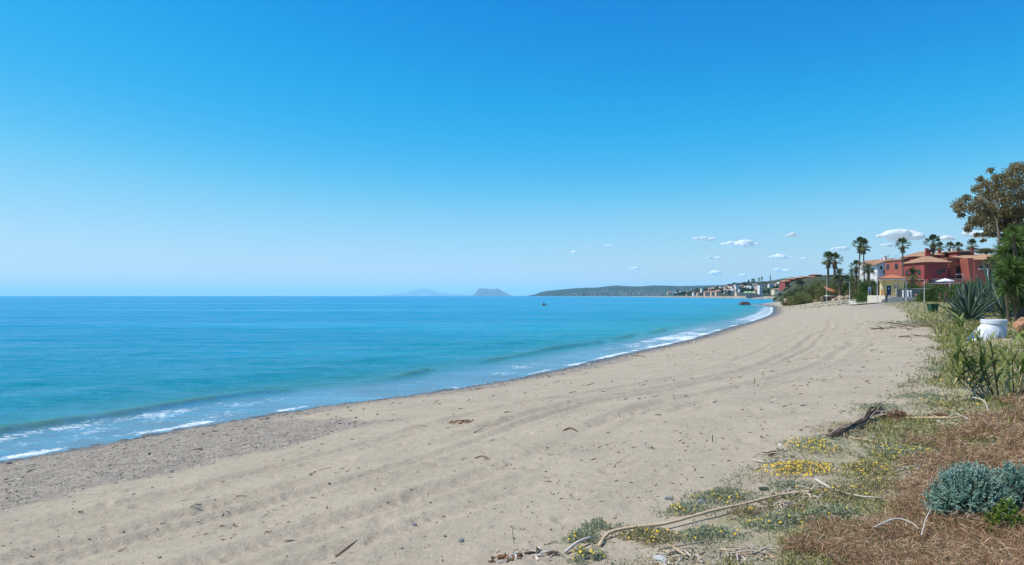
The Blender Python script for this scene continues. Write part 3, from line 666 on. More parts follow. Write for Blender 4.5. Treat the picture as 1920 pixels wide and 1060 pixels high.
def hip_roof(parent, x0, x1, y0, y1, z, h, org, mat, over=.35, name='roof', rows=.5):
    x0 -= over; x1 += over; y0 -= over; y1 += over; r = min(x1 - x0, y1 - y0) / 2; mb = MB(); O = Vector(org)
    if x1 - x0 >= y1 - y0: R1, R2 = Vector((x0 + r, (y0 + y1) / 2, z + h)), Vector((x1 - r + .01, (y0 + y1) / 2, z + h))
    else: R1, R2 = Vector(((x0 + x1) / 2, y0 + r, z + h)), Vector(((x0 + x1) / 2, y1 - r + .01, z + h))
    A, B, C_, D_ = [Vector(p) - O for p in ((x0, y0, z), (x1, y0, z), (x1, y1, z), (x0, y1, z))]; R1 -= O; R2 -= O
    if x1 - x0 >= y1 - y0:
        tiled_slope(mb, A, B, R2, R1, rows); tiled_slope(mb, B, C_, R2, R2 + Vector((0, .01, 0)), rows); tiled_slope(mb, C_, D_, R1, R2, rows); tiled_slope(mb, D_, A, R1, R1 + Vector((0, -.01, 0)), rows)
    else:
        tiled_slope(mb, A, B, R1 + Vector((.01, 0, 0)), R1, rows); tiled_slope(mb, B, C_, R2, R1, rows); tiled_slope(mb, C_, D_, R2, R2 + Vector((.01, 0, 0)), rows); tiled_slope(mb, D_, A, R1, R2, rows)
    return mb.build(name, mat, parent)
def slope_roof(parent, x0, x1, y0, y1, z0, z1, axis, org, mat, rows=.5, name='roof'):
    """single pitch; axis 'y': rises with y, '-y', 'x', '-x'"""
    O = Vector(org); o = .25; x0 -= o; x1 += o; y0 -= o; y1 += o
    P = {'y': ((x0,y0,z0),(x1,y0,z0),(x1,y1,z1),(x0,y1,z1)), '-y': ((x1,y1,z0),(x0,y1,z0),(x0,y0,z1),(x1,y0,z1)), 'x': ((x0,y1,z0),(x0,y0,z0),(x1,y0,z1),(x1,y1,z1)), '-x': ((x1,y0,z0),(x1,y1,z0),(x0,y1,z1),(x0,y0,z1))}[axis]
    mb = MB(); tiled_slope(mb, *[Vector(p) - O for p in P], rows); return mb.build(name, mat, parent)
def window(parent, u0, u1, v0, v1, Y, org, face='front', X=None, frame=None, sill=True):
    """recess frame, pane and sill on a wall whose face stands at depth Y (front) or at x = X (side, u0/u1 are then y0/y1)"""
    mb = MB(); pn = MB(); t = .07
    if face == 'front':
        x0, _, z1 = pt(u0, v0, Y); x1, _, z0 = pt(u1, v1, Y); x0 -= org[0]; x1 -= org[0]; z0 -= org[2]; z1 -= org[2]; y = Y - org[1]
        for b in ((x0 - t, x1 + t, z1, z1 + t), (x0 - t, x1 + t, z0 - t, z0), (x0 - t, x0, z0, z1), (x1, x1 + t, z0, z1)): mb.box(b[0], y - .08, b[2], b[1], y + .02, b[3])
        mb.box((x0 + x1) / 2 - .03, y - .05, z0, (x0 + x1) / 2 + .03, y - .02, z1); pn.box(x0, y - .03, z0, x1, y + .01, z1)
    else:
        x = X - org[0]; y0, y1 = u0 - org[1], u1 - org[1]; z0, z1 = v0 - org[2], v1 - org[2]
        for b in ((y0 - t, y1 + t, z1, z1 + t), (y0 - t, y1 + t, z0 - t, z0), (y0 - t, y0, z0, z1), (y1, y1 + t, z0, z1)): mb.box(x - .08, b[0], b[2], x + .02, b[1], b[3])
        pn.box(x - .03, y0, z0, x + .01, y1, z1)
    f = mb.build('window', frame or M['shade_metal'], parent); pn.build('pane', M['glass'], f); return f
def chimney(parent, u, v0, v1, Y, org, w_=.55, mat=None):
    x, _, z1 = pt(u, v0, Y); z0 = pt(u, v1, Y)[2] - .6; mb = MB(); x -= org[0]; y = Y - org[1]
    mb.box(x - w_/2, y - w_/2, z0 - org[2], x + w_/2, y + w_/2, z1 - org[2]); mb.box(x - w_*.65, y - w_*.65, z1 - org[2] + .002, x + w_*.65, y + w_*.65, z1 - org[2] + .14)
    mb.build('chimney', mat or M['red'], parent)
def xz(u, v, Y): p = pt(u, v, Y); return p[0], p[2]
def Z_(v, Y): return EYE - (v - 555) / 1280 * Y
def X_(u, Y): return (u - 960) / 1280 * Y

# front left red house (A), corner towards the camera
YA = 160; xa0, xa1 = X_(1733, YA), X_(1778, YA); ga = gz(xa0, YA) - 1.5
org = (xa0, YA, ga)
hA = thing('house', "dark red house with a hipped tile roof, its lit side facing the sea", 'house', org, "red houses above the beach")
zt, zm = Z_(492.5, YA), Z_(524, YA)
wall_box(xa0, xa1, YA, YA + 9, zm, zt, M['red'], hA, org=org)
wall_box(xa0 + .3, xa1 + 2.5, YA - 1.2, YA + 8.5, ga, zm - .002, M['red'], hA, org=org)
hip_roof(hA, xa0, xa1 + .4, YA, YA + 9, zt, Z_(480, YA) - zt, org, M['tile'])
window(hA, 1767.5, 1771, 504.5, 510.5, YA, org); window(hA, 1758, 1764, 507, 514, YA, org)
for yy in (YA + 1.5, YA + 4.2, YA + 6.6): window(hA, yy, yy + .8, Z_(515, YA), Z_(506, YA), None, org, 'side', xa0)
for uu in (1742, 1752, 1765): window(hA, uu, uu + 7, 526, 531, YA - 1.2, org)
mb = MB()
for i in range(14): mb.box(.6 + i * .55 , -2.3, zm - ga - .95, .64 + i * .55, -2.26, zm - ga)
mb.box(.3, -2.35, zm - ga, 8.3, -2.2, zm - ga + .06); mb.box(.3, -2.4, zm - ga - 1.1, 8.3, -1.2, zm - ga - .97); mb.build('balcony_rail', M['white_wall'], hA)
chimney(hA, 1743, 478, 487, YA + 4, org); chimney(hA, 1737.5, 467, 476, YA + 5.5, org); chimney(hA, 1741.5, 469, 478, YA + 6.5, org)
# centre orange red house (B)
YB = 162; xb0, xb1 = X_(1777, YB) + .4, X_(1822, YB); org = (xb0, YB, ga)
hB = thing('house', "brick red flat-fronted house with a dark open balcony door, between two tiled ones", 'house', org, "red houses above the beach")
wall_box(xb0, xb1, YB, YB + 8, ga, Z_(497, YB), M['orange_red'], hB, org=org)
wall_box(xb0 + .003, xb1 - .8, YB + .9, YB + 7.9, Z_(497, YB) + .002, Z_(484.5, YB), M['orange_red'], hB, name='upper_storey', org=org)
mb = MB(); zc = Z_(497, YB) - ga; mb.box(-.15, -.18, zc - .02, xb1 - xb0 + .1, .5, zc + .16); zc = Z_(484.5, YB) - ga; mb.box(-.1, .75, zc + .003, xb1 - xb0 - .6, 8, zc + .18); mb.build('cornice', M['tile'], hB)
window(hB, 1797, 1808, 486, 490.5, YB + .9, org); window(hB, 1794, 1804.5, 501.5, 511, YB, org); window(hB, 1813, 1816, 502, 508, YB, org)
window(hB, 1794, 1800, 520, 528, YB, org); window(hB, 1803, 1812, 520, 528, YB, org); window(hB, 1783, 1788, 520, 529, YB, org)
mb = MB(); zz = Z_(513, YB) - ga; mb.box(X_(1792, YB) - xb0, -.9, zz, X_(1807, YB) - xb0, 0, zz + .12)
for i in range(9): mb.box(X_(1792, YB) - xb0 + i * .21, -.88, zz + .12, X_(1792, YB) - xb0 + i * .21 + .03, -.85, zz + .9)
mb.box(X_(1792, YB) - xb0, -.9, zz + .9, X_(1807, YB) - xb0, -.84, zz + .95); mb.build('balcony', M['shade_metal'], hB)
# right plain house with sloping buttress (C)
YC = 158; xc0, xc1 = X_(1827, YC), X_(1873, YC); org = (xc0, YC, ga)
hC = thing('house', "brick red house end with a plain wall and one slanting buttress", 'house', org, "red houses above the beach")
zt = Z_(488, YC); wall_box(xc0, xc1, YC, YC + 9, ga, zt, M['orange_red'], hC, org=org)
mb = MB(); dz = zt - ga; mb.add([(-1.5, .2, dz + .5), (-1.5, 3, dz + .5), (-.002, .2, dz + .5), (-.002, 3, dz + .5), (-.05, .2, 0), (-.05, 3, 0), (-.002, .2, 0), (-.002, 3, 0)], [(0,2,3,1),(0,4,6,2),(1,3,7,5),(0,1,5,4),(4,5,7,6),(2,6,7,3)]); mb.build('buttress', M['orange_red'], hC)
slope_roof(hC, xc0, xc1 + 1.5, YC - .1, YC + 8, zt + .002, Z_(480, YC) + .35, 'y', org, M['tile'])
window(hC, 1838, 1841, 499, 506, YC, org); window(hC, 1850, 1853, 499, 506, YC, org)
# back left red house (D)
YD = 172; xd0, xd1 = X_(1711, YD), X_(1729, YD); org = (xd0, YD, ga)
hD = thing('house', "crimson house with a mono-pitch tile roof beside the white house", 'house', org, "red houses above the beach")
wall_box(xd0, xd1 + 2, YD, YD + 5, ga, Z_(482, YD), M['red'], hD, org=org)
wall_box(xd0 - 2, xd0 - .002, YD + 1.5, YD + 9, ga, Z_(487, YD), M['orange_red'], hD, name='side_wing', org=org)
hip_roof(hD, xd0, xd1 + 2, YD, YD + 5, Z_(482, YD) + .003, Z_(474.5, YD) - Z_(482, YD), org, M['tile']); slope_roof(hD, xd0 - 2, xd0 - .01, YD + 1.5, YD + 9, Z_(487, YD) + .003, Z_(484, YD), 'x', org, M['tile'])
window(hD, 1715, 1719, 497, 505, YD, org); window(hD, 1703, 1706, 497, 503, YD + 1.5, org)
window(hD, YD + 3, YD + 4.2, Z_(503, YD), Z_(494, YD), None, org, 'side', xd0 - 2); window(hD, YD + 7, YD + 8.2, Z_(503, YD), Z_(494, YD), None, org, 'side', xd0 - 2)
# sloping roofed wing between D and A
YW = 166; xw0, xw1 = X_(1712, YW), X_(1731, YW); org = (xw0, YW, ga)
hW = thing('house', "small pink red annex with a low tile roof stepping up to the corner house", 'house', org, "red houses above the beach")
wall_box(xw0, xw1, YW, YW + 5, ga, Z_(497, YW), M['orange_red'], hW, org=org); slope_roof(hW, xw0, xw1 + .4, YW, YW + 5, Z_(497, YW) + .003, Z_(490, YW), 'x', org, M['tile'])
window(hW, 1716, 1720, 500, 504, YW, org); window(hW, 1723, 1727, 500, 504, YW, org)
for i, yy in enumerate((YW + 1.2, YW + 3.2)): window(hW, yy, yy + .8, Z_(515, YW), Z_(506, YW), None, org, 'side', xw0)
# back centre house (E) with pale tiled roof
YE = 184; xe0, xe1 = X_(1730, YE), X_(1768, YE); org = (xe0, YE, ga)
hE = thing('house', "red house at the back with the broad pale hipped roof and chimneys", 'house', org, "red houses above the beach")
wall_box(xe0, xe1, YE, YE + 9, ga, Z_(479, YE), M['red'], hE, org=org); hip_roof(hE, xe0, xe1, YE, YE + 9, Z_(479, YE), Z_(470.5, YE) - Z_(479, YE), org, M['tile'])
chimney(hE, 1761, 469, 474, YE + 3, org)
# flat roofed back block (F, G)
YF = 186; xf0, xf1 = X_(1768.5, YF), X_(1794, YF); org = (xf0, YF, ga)
hF = thing('house', "low dark red block with a shaded loggia at the back of the row", 'house', org, "red houses above the beach")
wall_box(xf0, xf1, YF, YF + 7, ga, Z_(475, YF), M['red'], hF, org=org); mb = MB(); zc = Z_(475, YF) - ga; mb.box(-.3, -.8, zc + .003, xf1 - xf0 - .01, 7.2, zc + .35); mb.build('roof', M['tile'], hF); window(hF, 1771, 1790, 476.5, 480, YF, org)
chimney(hF, 1786, 467, 474, YF + 2, org, mat=M['white_wall'])
YG = 182; xg0, xg1 = X_(1794, YG), X_(1826, YG); org = (xg0, YG, ga)
hG = thing('house', "tall dark red block with flat cornice and top terrace at the back", 'house', org, "red houses above the beach")
wall_box(xg0, xg1, YG, YG + 7, ga, Z_(473, YG), M['red'], hG, org=org); mb = MB(); zc = Z_(473, YG) - ga; mb.box(-.35, -.6, zc + .003, xg1 - xg0 + .3, 7.2, zc + .4); mb.build('roof', M['tile'], hG)
window(hG, 1802, 1809, 474, 479, YG, org); window(hG, 1812, 1817, 474, 478, YG, org); chimney(hG, 1822, 466, 472, YG + 2, org)
YH = 176; xh0, xh1 = X_(1829, YH), X_(1900, YH); org = (xh0, YH, ga)
hH = thing('house', "far right red house behind the yucca, only its pale roof showing", 'house', org, "red houses above the beach")
wall_box(xh0, xh1, YH, YH + 9, ga, Z_(483, YH), M['orange_red'], hH, org=org); slope_roof(hH, xh0, xh1, YH, YH + 9, Z_(483, YH) + .003, Z_(477, YH) + .4, 'y', org, M['tile'])
# white house
YI = 200; xi0, xi1 = X_(1645, YI), X_(1675, YI); gi = gz(xi0, YI) - 1.5; org = (xi0, YI, gi)
hI = thing('house', "white house with a sloping tile roof, seen left of the red ones", 'house', org)
mb = MB(); z0 = Z_(497, YI) - gi; z1 = Z_(485.5, YI) - gi; W_ = xi1 - xi0
mb.add([(0,0,0),(W_,0,0),(W_,0,z1),(0,0,z0),(0,9,0),(W_,9,0),(W_,9,z1),(0,9,z0)], [(0,1,2,3),(5,4,7,6),(4,0,3,7),(1,5,6,2),(3,2,6,7),(0,4,5,1)]); mb.build('wall', M['white_wall'], hI)
slope_roof(hI, xi0 - .5, xi1, YI, YI + 9, Z_(498.3, YI) + .1, Z_(485.5, YI) + .1, 'x', org, M['tile'])
window(hI, YI + 2, YI + 3.2, Z_(510, YI), Z_(503, YI), None, org, 'side', xi0); window(hI, 1669.5, 1671.5, 494, 499, YI, org); window(hI, 1651, 1653.5, 500, 505, YI, org); window(hI, 1661, 1663, 500, 504, YI, org)
chimney(hI, 1659.5, 481, 489, YI + 3, org, .8, M['white_wall']); chimney(hI, 1653, 485, 492, YI + 5, org, .5, M['white_wall'])
wall_box(X_(1675, YI) + .003, X_(1700, YI), YI + .5, YI + 8, gi, Z_(494, YI), M['white_wall'], hI, org=org, name='side_wing'); slope_roof(hI, X_(1677, YI), X_(1700, YI), YI + .5, YI + 8, Z_(494, YI) + .003, Z_(487.5, YI), 'y', org, M['tile'])
window(hI, 1677, 1679.5, 497, 503, YI + .5, org); window(hI, 1686, 1688, 503, 506, YI + .5, org)
wall_box(X_(1635, 208), X_(1646, 208), 208, 216, gi, Z_(492, 208), M['white_wall'], hI, org=org, name='rear_wing'); slope_roof(hI, X_(1635, 208), X_(1650, 208), 208, 216, Z_(493, 208) + .1, Z_(487, 208), 'x', org, M['tile'])
window(hI, 1638, 1641, 497, 502, 208, org)
for uu, v_ in ((1666.5, 477), (1680, 478.5)):
    x_, _, z_ = pt(uu, v_, YI + 3); mb = MB(); mb.tube([(x_ - org[0], 3, z_ - gi - 2.2), (x_ - org[0], 3, z_ - gi)], .035, 5); mb.box(x_ - org[0] - .4, 2.98, z_ - gi - .3, x_ - org[0] + .4, 3.01, z_ - gi - .26); mb.build('aerial', M['shade_metal'], hI)

# ------------------------------------------------------------------ kiosk on its terrace
YK = 125; kx0, kx1 = X_(1652, YK), X_(1690, YK); gk = Z_(554, YK); org = (kx0, YK, gk)
tr = thing('terrace_wall', "low whitewashed wall and paved terrace under the yellow kiosk", 'wall', (kx0, YK, 0))
mb = MB(); mb.box(.1, -1.3, 1.5, 13.0, 5, gk - .004); mb.box(.1, -3.2, 1.5, 13.0, -1.303, gk - .5); mb.build('paving', M['stone_white'], tr)
mb = MB(); mb.box(-.1, -3.45, 1.5, 4.2, -3.202, gk - .35); mb.add([(-1.8, -3.45, 1.6), (-1.8, -3.203, 1.6), (-.105, -3.45, 1.6), (-.105, -3.203, 1.6), (-1.8, -3.45, gk - .8), (-1.8, -3.203, gk - .8), (-.105, -3.45, gk - .38), (-.105, -3.203, gk - .38)], [(0,2,6,4),(1,5,7,3),(4,6,7,5),(0,4,5,1),(2,3,7,6)])
mb.box(4.205, -3.75, 1.5, 12.8, -3.45, gk - .35); mb.build('parapet', M['stone_white'], tr)
K = thing('kiosk', "pale yellow beach kiosk with a terracotta hipped roof and navy door", 'kiosk', org, rz=math.radians(-25))
W_ = kx1 - kx0; zt = Z_(525.5, YK) - gk
mb = MB(); mb.box(.0, .45, 0, W_, 3.9, zt); mb.box(0, .003, 0, .3, .447, zt); mb.build('wall', M['yellow'], K)
mb = MB(); mb.box(-.03, -.01, 0, .5, .32, zt * .42); mb.build('lit_corner', M['ochre'], K)  # orange sunlight on the left face, put in as a coloured corner piece
for cx in (W_ * .66,):
    mb = MB(); mb.tube([(cx, .12, 0), (cx, .12, zt)], .09, 10); mb.build('column', M['stone_white'], K)
mb = MB(); mb.box(-.25, -.25, zt, W_ + .25, 4.15, zt + .22); mb.build('eave', M['white_wall'], K)
hip_roof(K, kx0, kx1, YK, YK + 3.9, gk + zt + .222, Z_(517, YK + 2.3) - gk - zt - .22, org, M['tile_bright'], over=.45, rows=.28)
mb = MB(); mb.box(.95, .37, 0, 1.62, .46, 1.75); d_ = mb.build('door', M['blue_door'], K)
mb = MB(); mb.box(1.15, .35, 1.1, 1.4, .368, 1.4); mb.build('door_panel', M['sign_blue'], d_)
mb = MB(); mb.box(2.15, .40, 1.25, 2.65, .46, 1.8); mb.build('shutter', M['grey_wall'], K)
mb = MB(); mb.box(.04, -.04, 1.1, .30, -.012, 1.5); mb.build('notice', M['white_wall'], K)
# grey board fence right of it
fx0 = X_(1679, 124); fx1 = X_(1724, 124); F_ = thing('board_fence', "grey board fence enclosing the yard right of the kiosk", 'fence', (fx0, 123.6, gk))
mb = MB(); bw = (fx1 - fx0) / 22; mb.box(0, 0, 0, bw * .92, .05, Z_(542.5, 124) - gk); bmesh_ = mb.mesh('board', M['fence_grey'])
for i in range(22):
    o = link('board', bmesh_, F_, (i * bw, (i % 3) * .01, -.3)); o.scale = (1, 1, 1.22 + .02 * math.sin(i * 2.3))
mb = MB(); mb.box(-.05, .07, .9, fx1 - fx0, .12, 1.0); mb.box(-.05, .07, .15, fx1 - fx0, .12, .25); mb.build('rail', M['fence_grey'], F_)
hut = thing('storage_hut', "low dark brown hut with a flat pale roof at the end of the grey fence", 'hut', (X_(1714, 126), 126, gk))
mb = MB(); mb.box(0, 0, -1.2, 2.4, 2.5, 1.15); mb.build('wall', plain("brown boards", (.09, .06, .05), scale=2), hut); mb = MB(); mb.box(-.8, -.3, 1.153, 3.0, 2.8, 1.28); mb.build('roof', M['stone_white'], hut)
# white bollards
for i, (uu, lb) in enumerate(((1693.5, "white bollard nearest the kiosk, in front of the grey fence"), (1702.5, "middle one of three white bollards along the grey fence"), (1708, "white bollard farthest from the kiosk along the grey fence"))):
    b_ = thing('bollard', lb, 'bollard', (X_(uu, 122.5), 122.5, gk - .5), "white bollards along the terrace"); mb = MB(); mb.lathe([(.14, 0), (.14, 1.15), (.19, 1.17), (.19, 1.3), (.10, 1.38)], 12); mb.build('post', M['white_wall'], b_)
# parasol
ps = thing('parasol', "large white parasol above the hedge, in front of the red house", 'parasol', (X_(1772, 140), 140, Z_(527, 140) - 2.2))
mb = MB(); n = 8; R_ = 1.7; hh = .55; mb.add([(0, 0, 2.2 + hh)] + [(R_ * math.cos(k * 2 * math.pi / n), R_ * math.sin(k * 2 * math.pi / n), 2.2) for k in range(n)] + [(R_ * math.cos(k * 2 * math.pi / n), R_ * math.sin(k * 2 * math.pi / n), 2.02) for k in range(n)],
   [(0, 1 + k, 1 + (k + 1) % n) for k in range(n)] + [(1 + k, 9 + k, 9 + (k + 1) % n, 1 + (k + 1) % n) for k in range(n)]); mb.build('canopy', M['white_wall'], ps)
mb = MB(); mb.tube([(0, 0, -1.5), (0, 0, 2.6)], .04, 8); mb.build('pole', M['pole'], ps)
# lamp posts with a short arm
lamps = [(1550, 523, 545, 185, "lamp post standing behind the light green reeds, farthest left"), (1593, 529, 552, 165, "thin lamp post beside the pale footpath"), (1645, 525, 553, 122, "lamp post touching the left side of the kiosk"),
         (1699, 527, 561, 118, "lamp post before the grey fence, right of the kiosk"), (1733, 524, 562, 112, "lamp post at the left end of the hedge"), (1781, 527, 562, 108, "lamp post beside the walking couple"),
         (1806, 514, 552, 96, "lamp post rising out of the hedge, left of the agaves"), (1852, 504, 560, 76, "tallest lamp post, rising behind the agaves")]
for i, (uu, v0, v1, Y, lb) in enumerate(lamps):
    x_, _, z_ = pt(uu, v0, Y); g = gz(x_, Y); lp = thing('lamp_post', lb, 'lamp post', (x_, Y, g - .2), "grey white lamp posts along the beach path"); H = z_ - g + .2
    mb = MB(); mb.tube([(0, 0, 0), (0, 0, H * .45), (0, 0, H)], [.075, .06, .05], 10); mb.lathe([(.13, 0), (.13, .35), (.09, .4)], 12); mb.build('pole', M['pole'], lp)
    mb = MB(); mb.tube([(0, 0, H - .03), (-.75, 0, H - .03)], .03, 8); mb.build('arm', M['pole'], lp)
    mb = MB(); mb.box(-1.0, -.09, H - .08, -.55, .09, H + .0); mb.build('lamp_head', M['pole'], lp)
# sign board left of the kiosk
sx = X_(1630.5, 133); sg = thing('sign_board', "small pale blue sign board in the shrubs left of the kiosk", 'sign', (sx, 133, gz(sx, 133) - .1))
z1 = Z_(538, 133) - gz(sx, 133) + .1; z0 = Z_(547.5, 133) - gz(sx, 133) + .1
mb = MB(); mb.box(-.27, -.03, z0, .27, .03, z1); bd_ = mb.build('panel', M['sign_blue'], sg); mb = MB(); mb.tube([(-.22, 0, 0), (-.22, 0, z0 + .1)], .03, 6); mb.tube([(.22, 0, 0), (.22, 0, z0 + .1)], .03, 6); mb.build('post', M['pole'], sg)
mb = MB(); mb.box(-.2, -.045, z1 - .35, .2, -.032, z1 - .1); mb.build('print', M['white_wall'], bd_)
# footpath
mb = MB(); P_ = [(1601, 546.5, 165), (1600, 549, 150), (1603, 553, 138), (1608, 557, 128), (1625, 559, 124), (1655, 561, 121)]
L_ = []; R_2 = []
for uu, v_, Y in P_:
    x_ = X_(uu, Y); g = gz(x_, Y) + .06; L_.append((x_ - .9, Y + .5, g)); R_2.append((x_ + .9, Y - .5, g))
nn = len(P_); mb.add(L_ + R_2, [(i, nn + i, nn + i + 1, i + 1) for i in range(nn - 1)]); tag(mb.build('path', M['stone_white']), "pale footpath winding up between the bushes", kind='structure')

# stone wall of individual blocks
sw = thing('stone_wall', "dark dry-stone wall end beside the boulders below the bushes", 'wall', (X_(1542, 205), 205, 0))
wx = X_(1580, 205) - X_(1542, 205); zb, zt = Z_(569, 205), Z_(555, 205); r2 = random.Random(5)
mb = MB(); mb.box(.1, .15, zb - .6, wx - .1, 1.4, zt - .15); mb.build('core', M['stone'], sw)
bm = bmesh.new(); bmesh.ops.create_icosphere(bm, subdivisions=1, radius=.5)
for v_ in bm.verts: v_.co *= r2.uniform(.9, 1.15)
stone_me = bpy.data.meshes.new('stone'); bm.to_mesh(stone_me); bm.free(); stone_me.materials.append(M['stone'])
nz = 6; nx = 15
for j in range(nz):
    for i in range(nx):
        o = link('stone', stone_me, sw, ((i + .5 + .4 * (j % 2)) * wx / nx, .1 + r2.uniform(-.06, .06), zb + (j + .45) * (zt - zb) / nz)); o.scale = (wx / nx * 1.15 * r2.uniform(.8, 1.15), .5, (zt - zb) / nz * 1.15 * r2.uniform(.85, 1.1)); o.rotation_euler = (r2.uniform(0, .3), r2.uniform(-.1, .1), r2.uniform(-.2, .2))
for j in range(nz - 1):
    for i in range(3):
        o = link('stone', stone_me, sw, (.05, .35 + i * .42, zb + (j + .45) * (zt - zb) / nz)); o.scale = (.4, .5, (zt - zb) / nz * 1.15)
# boulders
def rock_mesh(name, seed, mat, sub=2, rough=.28):
    bm = bmesh.new(); bmesh.ops.create_icosphere(bm, subdivisions=sub, radius=.5); from mathutils import noise as mn
    for v_ in bm.verts:
        n_ = v_.co.normalized(); k = 1 + rough * mn.noise(n_ * 1.6 + Vector((seed * 7.1, 0, 0))) * 2 + rough * .5 * mn.noise(n_ * 4 + Vector((0, seed * 3.3, 0))); v_.co = n_ * .5 * k
    me = bpy.data.meshes.new(name); bm.to_mesh(me); bm.free(); me.materials.append(mat); return me
RK = [rock_mesh('boulder', k, M['riprap']) for k in range(5)]
bo = [(1477 + i * 4.3 + r2.uniform(-1, 1), 566.2 + r2.uniform(-2.2, 1.4), 228) for i in range(17)] + [(1563 + i * 3.6, 567 - i * .9 + r2.uniform(-1.5, 1.5), 196) for i in range(9)] + [(1573, 563, 198), (1580, 560, 196), (1586, 560.5, 195), (1592, 558, 190)]
for i, (uu, v_, Y) in enumerate(bo):
    x_ = X_(uu, Y); g = gz(x_, Y); o = link('boulder', RK[i % 5], None, (x_, Y + r2.uniform(-1.5, 1.5), max(g, Z_(v_, Y)) + .1)); s_ = r2.uniform(.9, 1.6); o.scale = (s_ * 1.2, s_, s_ * .8); o.rotation_euler = (r2.uniform(0, 6), r2.uniform(0, 6), r2.uniform(0, 6))
    if uu < 1560: tag(o, "tan riprap boulder in the heap at the foot of the bushes near the water", 'boulder', "tan boulders below the bushes")
    else: tag(o, "tan boulder in the loose heap right of the dry-stone wall", 'boulder', "tan boulders beside the stone wall")
mb = MB(); xr0, Yr = X_(1551, 212), 212; rt = thing('tiled_shed_roof', "slanting orange tiled roof half hidden between the bushes", 'roof', (xr0, Yr, 0))
w2 = X_(1578, Yr) - xr0
tiled_slope(mb, (0, 0, Z_(545, Yr)), (w2, 0, Z_(553, Yr)), (w2, 2.2, Z_(548, Yr)), (0, 2.2, Z_(537, Yr)), .5); mb.build('tiles', M['tile_bright'], rt); mb = MB(); mb.box(.2, .2, 1, w2 - .2, 2, Z_(553, Yr) - .1); mb.build('wall', M['white_wall'], rt)

# ------------------------------------------------------------------ bushes
shrub(1488, 566, 533, 42, 240, 'dark', "dark green bush at the seaward end of the thicket")
shrub(1478, 567, 545, 22, 236, 'olive', "low olive bush at the very tip of the thicket by the water")
shrub(1510, 566, 530, 40, 236, 'olive', "olive brown bush second from the seaward tip of the thicket")
shrub(1530, 566, 526, 40, 230, 'reed', "feathery reed clump, highest part of the beach thicket")
shrub(1547, 562, 530, 34, 222, 'reed', "light green reed clump above the dry-stone wall")
shrub(1497, 550, 527, 30, 262, 'dark', "dark tree top behind the seaward bushes")
shrub(1562, 556, 529, 26, 218, 'olive2', "grey olive bush behind the orange roof")
shrub(1580, 556, 524, 34, 212, 'olive', "tall grey green tamarisk right of the orange roof")
shrub(1612, 552, 522, 50, 196, 'olive2', "broad olive bush behind the pale footpath")
shrub(1640, 552, 524, 36, 178, 'olive', "brown green bush left of the kiosk roof")
shrub(1618, 556, 543, 32, 150, 'bright', "low bright green bush at the bend of the footpath")
shrub(1588, 545, 520, 22, 222, 'dark', "dark bush below the little palm")
shrub(1540, 530, 515, 60, 330, 'dark', "line of dark trees on the rise behind the reeds")
shrub(1640, 530, 516, 30, 190, 'dark', "dark bush below the white house")
shrub(1664, 519, 502, 17, 188, 'bright', "small round bright green tree before the white house", name='tree', cat='tree', trunk=True)
shrub(1682, 522, 509, 26, 150, 'dark', "dark bush behind the kiosk roof")
shrub(1700, 540, 518, 34, 136, 'dark', "dark tree right of the kiosk roof", name='tree', cat='tree')
shrub(1716, 552, 527, 42, 132, 'bright', "bright green bush above the grey fence")
shrub(1634, 556, 518, 12, 137, 'olive', "slim brown tree behind the blue sign", name='tree', cat='tree')
shrub(1850, 478, 463, 46, 190, 'olive', "spreading grey green tree behind the roofs on the right", name='tree', cat='tree', trunk=True)
shrub(1888, 490, 466, 30, 185, 'dark', "dark tree behind the far right roof", name='tree', cat='tree', trunk=True)
HG = "clipped hedge bushes along the beach path"
HL = ["leftmost hedge bush, starting beside the brown hut", "hedge bush just left of the two walkers", "hedge bush behind the two walkers", "hedge bush between the walkers' lamp post and the next one", "hedge bush at the foot of the lamp post left of the agaves",
      "hedge bush just above the big agave", "hedge bush left of the tallest lamp post", "hedge bush at the foot of the shaggy palm", "hedge bush half hidden by the yucca stems", "hedge bush behind the yucca trunk", "rightmost hedge bush, at the picture's edge"]
for i, (uu, vt, wp, Y, kd) in enumerate([(1736, 540, 30, 116, 'hedge'), (1752, 533, 40, 114, 'hedge2'), (1772, 529, 40, 112, 'hedge'), (1790, 530, 36, 108, 'hedge2'), (1806, 526, 42, 106, 'hedge'), (1826, 524, 44, 102, 'hedge2'), (1846, 524, 44, 98, 'hedge'), (1868, 521, 50, 92, 'hedge2'), (1892, 520, 54, 86, 'hedge'), (1918, 518, 60, 80, 'hedge2'), (1948, 516, 70, 76, 'hedge')]):
    shrub(uu, 0, vt, wp * 1.15, Y, kd, HL[i], name='hedge_bush', cat='hedge', group=HG, depth=1.2)

shrub(1729, 556, 524, 40, 134, 'olive2', "olive tree crown between the grey fence and the corner house", name='tree', cat='tree')
shrub(1748, 552, 529, 34, 128, 'hedge', "green bush under the parasol, left side")
shrub(1690, 535, 512, 30, 146, 'olive', "olive bush behind the kiosk roof's right end")
shrub(1703, 530, 516, 34, 150, 'dark', "dark bush below the side wing windows of the crimson house")
shrub(1660, 530, 514, 40, 165, 'olive', "olive bush between the kiosk roof and the white house")
shrub(1628, 540, 512, 36, 172, 'bright', "green bush at the foot of the slender twin palms")
shrub(1600, 540, 518, 44, 205, 'hedge2', "green bush line left of the slender twin palms")
shrub(1570, 535, 517, 40, 225, 'dark', "dark bushes around the date palm foot")
shrub(1500, 568, 548, 44, 226, 'reed', "low light reeds right behind the boulders")
